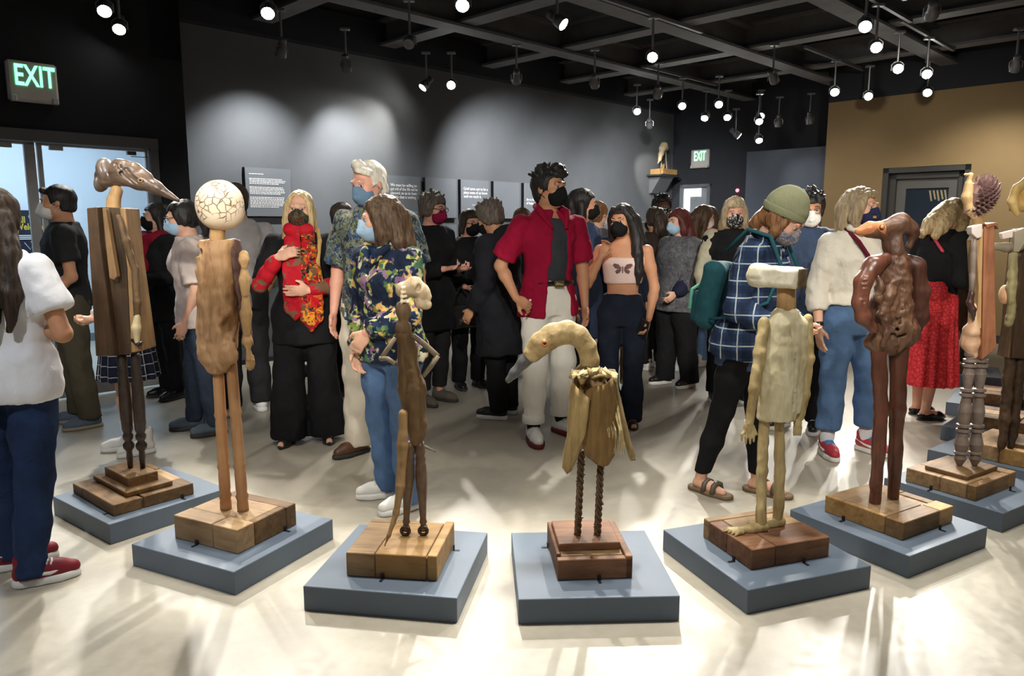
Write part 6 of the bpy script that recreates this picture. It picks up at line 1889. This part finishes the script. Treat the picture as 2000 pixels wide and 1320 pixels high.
hd = k.arm['L']; sc = 1.62 / 1.7; yw = rad(-10)
q = hd['W'] + hd['d'] * .08 + Vector((-.028, -.02, 0))
q = Matrix.Rotation(yw, 3, 'Z') @ (q * sc)
fo = MB().box((0, 0, 0), (.038, .005, .075), .004).build('phone', plain('black_phone_glass', (.01, .01, .011), .15, .5))
fo.location = (.80 + q.x, 5.36 + q.y, q.z); fo.rotation_euler = (rad(20), rad(20), rad(-35)); tag(fo, 'black phone held low in hand of the crop-top visitor', 'phone')
k.shoes('flat', plain('dark_sandal_leather', sr(54, 38, 30), .5), M_rubd)

# ---------------------------------------------------------------- people far back by the exit
k = Person('tall dark-skinned person in pale jacket and floral mask beneath wall shelf', (1.66, 8.35), 12, 1.80, 'brown', 'f', 1.0, head=(0, 0, 0), h=.0115)
k.top('jacket', fabric('pale_grey_jacket', sr(178, 176, 168)), .03, 1.88, .8, es=.024); k.trousers(M_blk, rk=.075, rh=.065)
k.hair(HAIR['black'], .024, fringe=.06, amp=.012, spiky=40, cover=0); k.mask(print_fabric('black_white_floral_mask', [sr(20, 20, 22), sr(200, 196, 188), sr(24, 24, 26), sr(30, 30, 32)], 40, .6)); k.shoes('sneaker', M_swht, M_rub)
k = Person('person with dark brown waves and brown coat behind crop-top visitor', (1.45, 7.62), -150, 1.65, 'tan', 'f', 1.1, h=.0115)
k.top('coat', fabric('dark_brown_coat', sr(54, 44, 40)), .03, 1.88, .7, es=.024); k.trousers(M_blk, rk=.075, rh=.065)
k.hair(HAIR['darkbrown'], .018, locks=[lk((0, .09, 0, .075), (0, .11, -.12, .08), (0, .11, -.24, .04))], cover=0, amp=.008); k.mask(M_mblk); k.shoes('sneaker', M_swht, M_rub)
k = Person('red-haired person in blue mask and grey patterned jacket with black trousers', (1.52, 6.80), -62, 1.62, 'fair', 'f', 1.2, head=(-2, 4, 0), armL=dict(u=(.2, .02, -1), f=(-.15, -.75, -.6), curl=30), armR=dict(u=(.2, 0, -1), f=(-.1, -.6, -.8)), feet=((.12, .05, 8), (-.12, -.05, -6)), h=.009)
k.top('jacket', print_fabric('grey_paisley_weave', [sr(88, 88, 92), sr(108, 108, 112), sr(78, 78, 84), sr(96, 94, 98)], 34, .8), .034, 1.7, .74, es=.036, hemflare=.04, amp=.008, seed=31)
s = SDF(.009); a = k.arm['L']; k.sleeve(s, a, 1.55, 1.85, .034); s.obj('cuff', fabric('navy_quilted_cuff', sr(34, 38, 58)), k.root, amp=.004)
k.trousers(M_blk, rk=.098, rh=.092, hem=.05, seed=12, rt=.115)
k.hair(HAIR['red'], .018, locks=[lk((.07, -.02, .03, .03), (.085, .0, -.08, .034), (.08, .01, -.18, .02)), lk((-.07, -.02, .03, .03), (-.085, .0, -.08, .034), (-.08, .01, -.18, .02)), lk((0, .09, 0, .07), (0, .11, -.14, .07), (0, .11, -.24, .03))], cover=0, amp=.006); k.mask(M_surg)
k.shoes('sneaker', M_leath, M_rub)
k = Person('long brown-haired person in pale pink off-shoulder top and light jeans', (1.98, 7.85), 130, 1.68, 'fair', 'f', .95, head=(-20, 8, 0), armR=dict(u=(.2, -.1, -1), f=(-.3, -.9, -.1), curl=35), armL=dict(u=(.2, -.1, -1), f=(-.3, -.9, -.1), curl=35), h=.0105)
k.top('blouse', fabric('pale_pink_knit', sr(226, 204, 200)), .014, 1.5, 1.0, z1=1.36, es=.016); k.trousers(fabric('light_blue_denim', sr(108, 142, 182)), rk=.07, rh=.06)
k.hair(HAIR['brown'], .016, locks=[lk((0, .09, 0, .07), (0, .12, -.2, .07), (0, .13, -.38, .03)), lk((.07, .02, 0, .035), (.085, .04, -.22, .035)), lk((-.07, .02, 0, .035), (-.085, .04, -.22, .035))], cover=0); k.mask(M_kn); k.shoes('sneaker', M_swht, M_rub)
k = Person('person in orange-red dress half hidden near the far door', (2.36, 9.0), -35, 1.70, 'tan', 'f', 1.0, head=(-10, 0, 0), h=.0115)
k.top('dress', fabric('orange_red_cotton', sr(204, 74, 46)), .02, .6, .45, es=.02, hemflare=.08); k.trousers(M_blk, rk=.06, rh=.05)
k.hair(HAIR['brown'], .014, locks=[lk((.07, .0, 0, .03), (.085, .02, -.22, .035)), lk((-.07, .0, 0, .03), (-.085, .02, -.22, .035)), lk((0, .09, 0, .07), (0, .11, -.2, .06))], cover=0); k.mask(M_surg); k.shoes('flat', M_leath, M_rubd)
k = Person('tawny-haired person in black top with dark patterned mask beside green beanie', (1.83, 6.2), -5, 1.70, 'rosy', 'f', 1.05, head=(-4, 8, 0), armR=dict(u=(.25, .05, -1), f=(-.2, -.6, -.8)), h=.0095)
k.top('t_shirt', M_blk, .024, .5, .8, es=.024); k.trousers(M_blk, rk=.075, rh=.066)
s = SDF(.009); k.sleeve(s, k.arm['R'], -.05, 1.85, .024); s.obj('cardigan_sleeve', fabric('oatmeal_knit', sr(176, 170, 146)), k.root, amp=.005)
k.hair(HAIR['ash'], .016, fringe=.05, locks=[lk((.07, -.02, .03, .03), (.085, .0, -.1, .036), (.08, .0, -.2, .02)), lk((-.07, -.02, .03, .03), (-.085, .0, -.1, .036), (-.08, .0, -.2, .02)), lk((0, .09, 0, .07), (0, .11, -.16, .07))], cover=0, amp=.007)
k.mask(print_fabric('black_white_floral_mask', (), )); k.shoes('sneaker', M_leath, M_rub)

# ---------------------------------------------------------------- flannel shirt, green beanie, teal backpack
LX, LY, LYAW, LH = 1.27, 3.98, 52, 1.66
k = Person('person in olive beanie and blue plaid flannel with leggings and sandals', (LX, LY), LYAW, LH, 'fair', 'f', 1.04, head=(6, 28, 0), lean=(9, 0), armL=dict(u=(.18, -.15, -1), f=(-.45, -.8, -.25), curl=30), armR=dict(u=(.22, -.02, -1), f=(-.35, -.85, -.22), curl=30), feet=((.08, -.10, 0), (-.10, .16, -12)), h=.007)
M_fl = plaid('blue_plaid_flannel', sr(46, 66, 98), sr(28, 38, 60), sr(170, 178, 182), .088, .11, mode=1)
k.top('flannel_shirt', M_fl, .026, 1.86, .80, es=.020, hemflare=.03, amp=.009, freq=15, seed=41, h=.0098)
k.top('t_shirt', fabric('slate_blue_cotton', sr(70, 86, 122)), .018, 0, .735, amp=.004)
MB().tube([k.U @ Vector(q) for q in ((-.08, .03, 1.475), (-.085, -.05, 1.45), (-.03, -.12, 1.38))], [.02, .024, .012], 8).tube([k.U @ Vector(q) for q in ((-.08, .03, 1.475), (0, .075, 1.48), (.08, .03, 1.475), (.085, -.05, 1.45), (.03, -.12, 1.38))], [.02, .022, .022, .024, .012], 8).build('collar', M_fl, k.root, smooth=True)
k.trousers(M_blk, 'leggings', .004, .064, .046, .11, amp=.002, seed=3, rt=.088)
k.hair(HAIR['auburn'], .008, fringe=.06, locks=[lk((.07, -.03, .02, .016), (.08, -.02, -.06, .022), (.078, -.015, -.13, .016)), lk((-.07, -.03, .02, .016), (-.08, -.02, -.06, .024), (-.078, -.015, -.13, .016)), lk((0, .09, -.02, .045), (0, .1, -.10, .04))], cover=0)
H3 = np.array(k.Hd.to_3x3()); s = SDF(.0055)
s.ell(k.hp(0, .025, .062), (.100, .118, .100), H3); s.ell(k.hp(0, .03, .12), (.07, .08, .06), H3, k=.03)
s.cut(k.hp(0, .02, .022), k.Hd.to_3x3() @ Vector((0, -.25, -1)))
M_bean = plain('olive_ribbed_knit', sr(140, 142, 112), .9, .1, var=.06, bump=.6, bscale=160, stretch=(1, 1, .08))
bn = s.obj('beanie', M_bean, k.root, amp=.002, freq=20)
s = SDF(.0055); s.ell(k.hp(0, .024, .045), (.104, .122, .09), H3); Rn = k.Hd.to_3x3() @ Vector((0, -.25, -1)); s.cut(k.hp(0, .02, .018), Rn); s.cut(k.hp(0, .02, .062), -Rn); s.obj('cuff', M_bean, bn, amp=.002)
k.mask(print_fabric('grey_blue_floral_mask', [sr(120, 124, 136), sr(150, 140, 140), sr(96, 104, 124), sr(170, 164, 160)], 34, .6))
for sd in 'LR':
    g = k.leg[sd]; fd = Vector((math.sin(rad(g['yaw'])), -math.cos(rad(g['yaw'])), 0))
    e_ = Vector((-fd.y, fd.x, 0)); sn = SDF(.006)
    A = g['A']; sn.chain([Vector((A.x, A.y, .014)) - fd * .035, Vector((A.x, A.y, .014)) + fd * .08, Vector((A.x, A.y, .014)) + fd * .165], [.044, .046, .046], .03); sn.cut((0, 0, .024), (0, 0, 1)); sn.cut((0, 0, .001), (0, 0, -1))
    so = sn.obj('sandal', plain('cork_footbed', sr(120, 100, 78), .8), k.root)
    for t_ in (.05, .11):
        c0 = Vector((A.x, A.y, 0)) + fd * t_
        MB().tube([c0 + e_ * .046 + UP * .02, c0 + e_ * .034 + UP * .062, c0 + UP * .076, c0 - e_ * .034 + UP * .062, c0 - e_ * .046 + UP * .02], [.015, .015, .015, .015, .015], 8).build('strap', plain('olive_sandal_leather', sr(92, 86, 74), .4, .4), so, smooth=True)
# backpack on the back: its own thing
bp = tag(empty('backpack', (LX, LY, 0), rad(LYAW)), 'teal backpack worn by the person in plaid flannel', 'backpack'); bp.scale = (LH / 1.7,) * 3
M_teal = fabric('teal_nylon', sr(38, 82, 90), var=.15); M_mint = fabric('mint_webbing', sr(112, 186, 160))
s = SDF(.008); s.box(k.U @ Vector((0, .225, 1.10)), (.125, .06, .19), np.array(k.U.to_3x3()), .05, 0); s.obj('pack', M_teal, bp, amp=.008, freq=12)
s = SDF(.008); s.box(k.U @ Vector((0, .285, 1.02)), (.10, .03, .09), np.array(k.U.to_3x3()), .03, 0); s.obj('front_pocket', M_teal, bp, amp=.005, freq=14)
for sx in (-1, 1):
    MB().tube([k.U @ Vector(q) for q in ((sx * .08, .17, 1.36), (sx * .10, .07, 1.49), (sx * .115, -.06, 1.475), (sx * .125, -.155, 1.33), (sx * .15, -.13, 1.14), (sx * .185, .05, 1.02), (sx * .14, .17, .98))], [.010, .012, .012, .011, .009, .007, .007], 8).build('shoulder_strap', M_teal, bp, smooth=True)
MB().tube([k.U @ Vector(q) for q in ((-.1, .31, 1.0), (-.03, .35, 1.1), (.05, .35, 1.12))], .010, 6).build('webbing', M_mint, bp)

# ---------------------------------------------------------------- glasses and white mask behind the white sweater
p = at_floor(1556, 838)
k = Person('spiky black-haired person in glasses, white mask and denim jacket', (p.x, p.y), -22, 1.71, 'tan', 'm', 1.0, head=(8, 8, 0), feet=((.12, -.02, -5), (-.10, .02, -30)), h=.009)
k.top('denim_jacket', fabric('washed_denim', sr(56, 70, 96), bump=.3), .034, 1.88, .86, es=.026, amp=.008); k.top('t_shirt', M_blk, .02, 0, .82)
k.trousers(M_blk, rk=.084, rh=.078, hem=.07)
k.hair(HAIR['black'], .02, fringe=.05, spiky=60, amp=.006, seed=3, cover=0); k.mask(M_kn); k.glasses()
k.shoes('sneaker', M_leath, M_rub, laces=M_rub)

# ---------------------------------------------------------------- white sweater, jeans
k = Person('blond person in cream sweater, blue jeans and navy mask', (2.17, 4.72), 10, 1.70, 'fair', 'f', 1.03, head=(28, 0, 0), armR=dict(u=(.26, .05, -1), f=(.02, -.25, -1), curl=14), armL=dict(u=(.2, .1, -1), f=(-.1, -.3, -1)), feet=((.18, -.02, 18), (-.12, -.04, -14)), h=.007)
k.top('sweater', fabric('cream_knit', sr(226, 220, 206), var=.05, bump=.3), .022, 1.55, .99, es=.022, hemflare=.012, amp=.010, seed=44, h=.0095)
SDF(.007).chain([k.U @ Vector(q) for q in ((-.07, .03, 1.475), (-.075, -.05, 1.465), (-.03, -.10, 1.43))], [.022, .024, .018], .01).chain([k.U @ Vector(q) for q in ((-.07, .03, 1.475), (0, .07, 1.48), (.07, .03, 1.475), (.075, -.05, 1.465), (.03, -.10, 1.43))], [.022, .022, .022, .024, .018], .01).obj('collar', fabric('cream_knit', ()), k.root)
MB().tube([k.U @ Vector(q) for q in ((-.095, .0, 1.475), (-.07, -.13, 1.38), (-.02, -.175, 1.28), (.06, -.175, 1.14), (.14, -.14, 1.03))], .013, 8).build('bag_strap', fabric('burgundy_strap', sr(104, 28, 48)), k.root, smooth=True)
k.trousers(M_den, rk=.074, rh=.076, hem=.17, amp=.008, seed=15, rt=.096, top=1.06)
w = k.arm['R']; q = w['E'].lerp(w['W'], .93); d_ = w['f']
MB().lathe(q - d_ * .012, q + d_ * .012, [(0, .030), (.5, .032), (1, .030)], 14).build('wristwatch', M_leath, k.root, smooth=True)
k.hair(HAIR['ash'], .018, fringe=.065, locks=[lk((.04, -.06, .09, .022), (.08, -.035, .02, .03), (.09, -.02, -.06, .032), (.086, -.02, -.12, .018)), lk((-.04, -.06, .09, .022), (-.082, -.035, .02, .032), (-.092, -.02, -.06, .034), (-.086, -.02, -.13, .018)), lk((.06, .06, 0, .05), (.075, .06, -.1, .04)), lk((-.06, .06, 0, .05), (-.075, .06, -.1, .04)), lk((0, .09, 0, .07), (0, .1, -.12, .05))], cover=0, amp=.007)
mo = k.mask(fabric('navy_mask', sr(44, 48, 80), var=.08))
q = k.Hd @ Vector((-.030, -.113, -.052))
MB().box((0, 0, 0), (.016, .0025, .007), .001, T(*q) @ k.Hd.to_3x3().to_4x4() @ Rm(-24, 'Z')).build('print', plain('mustard_print', sr(176, 150, 50), .7), mo)
k.socks(M_wht, .16)
k.shoes('sneaker', plain('rose_red_shoe_leather', sr(176, 60, 72), .5), M_rub, laces=fabric('sky_blue_laces', sr(70, 150, 210)), mark=M_rub)

# ---------------------------------------------------------------- red lace skirt
k = Person('blonde person in black sweater and long red lace skirt, head bowed', (3.22, 5.66), 112, 1.70, 'fair', 'f', 1.0, head=(-10, 34, 0), lean=(6, 0), armR=dict(u=(.18, .05, -1), f=(-.3, -.95, .0)), armL=dict(u=(.16, -.05, -1), f=(-.3, -.9, .0)), feet=((.08, -.05, -8), (-.08, .05, -14)), h=.0085)
k.top('sweater', M_blk, .020, 1.85, .97, es=.020, amp=.005)


def lace():
    t = NT('red_lace'); vo = t.n('ShaderNodeTexVoronoi', feature='DISTANCE_TO_EDGE'); t.l(t.co((1, 1, .8)), vo.inputs['Vector']); vo.inputs['Scale'].default_value = 42
    t.col(t.ramp(vo.outputs['Distance'], [(0, sr(190, 36, 46)), (.18, sr(230, 72, 76))])); t.bump(vo.outputs['Distance'], .4, .006)
    return t.fin(.75, .2)


k.skirt(lace(), .27, 1.07, .235, .135, 18, .06)
k.hair(HAIR['blond'], .016, fringe=.06, locks=[lk((.06, -.04, .06, .026), (.086, -.03, -.04, .034), (.088, -.04, -.16, .036), (.08, -.05, -.26, .018)), lk((-.06, -.04, .06, .026), (-.086, -.03, -.04, .034), (-.088, -.04, -.16, .036), (-.08, -.05, -.26, .018)), lk((.05, .07, 0, .055), (.07, .08, -.14, .055), (.07, .08, -.24, .03)), lk((-.05, .07, 0, .055), (-.07, .08, -.14, .055), (-.07, .08, -.25, .03)), lk((0, .1, 0, .06), (0, .12, -.16, .06), (0, .12, -.26, .025))], cover=0, amp=.007, seed=9)
k.mask(M_mblk)
SDF(.008).chain([k.U @ Vector(q) for q in ((.09, .03, 1.47), (.0, .12, 1.40), (-.12, .13, 1.28))], [.012, .012, .012], .01).obj('bag_strap', fabric('rose_strap', sr(196, 70, 90)), k.root)
k.shoes('flat', M_leath, M_rubd)
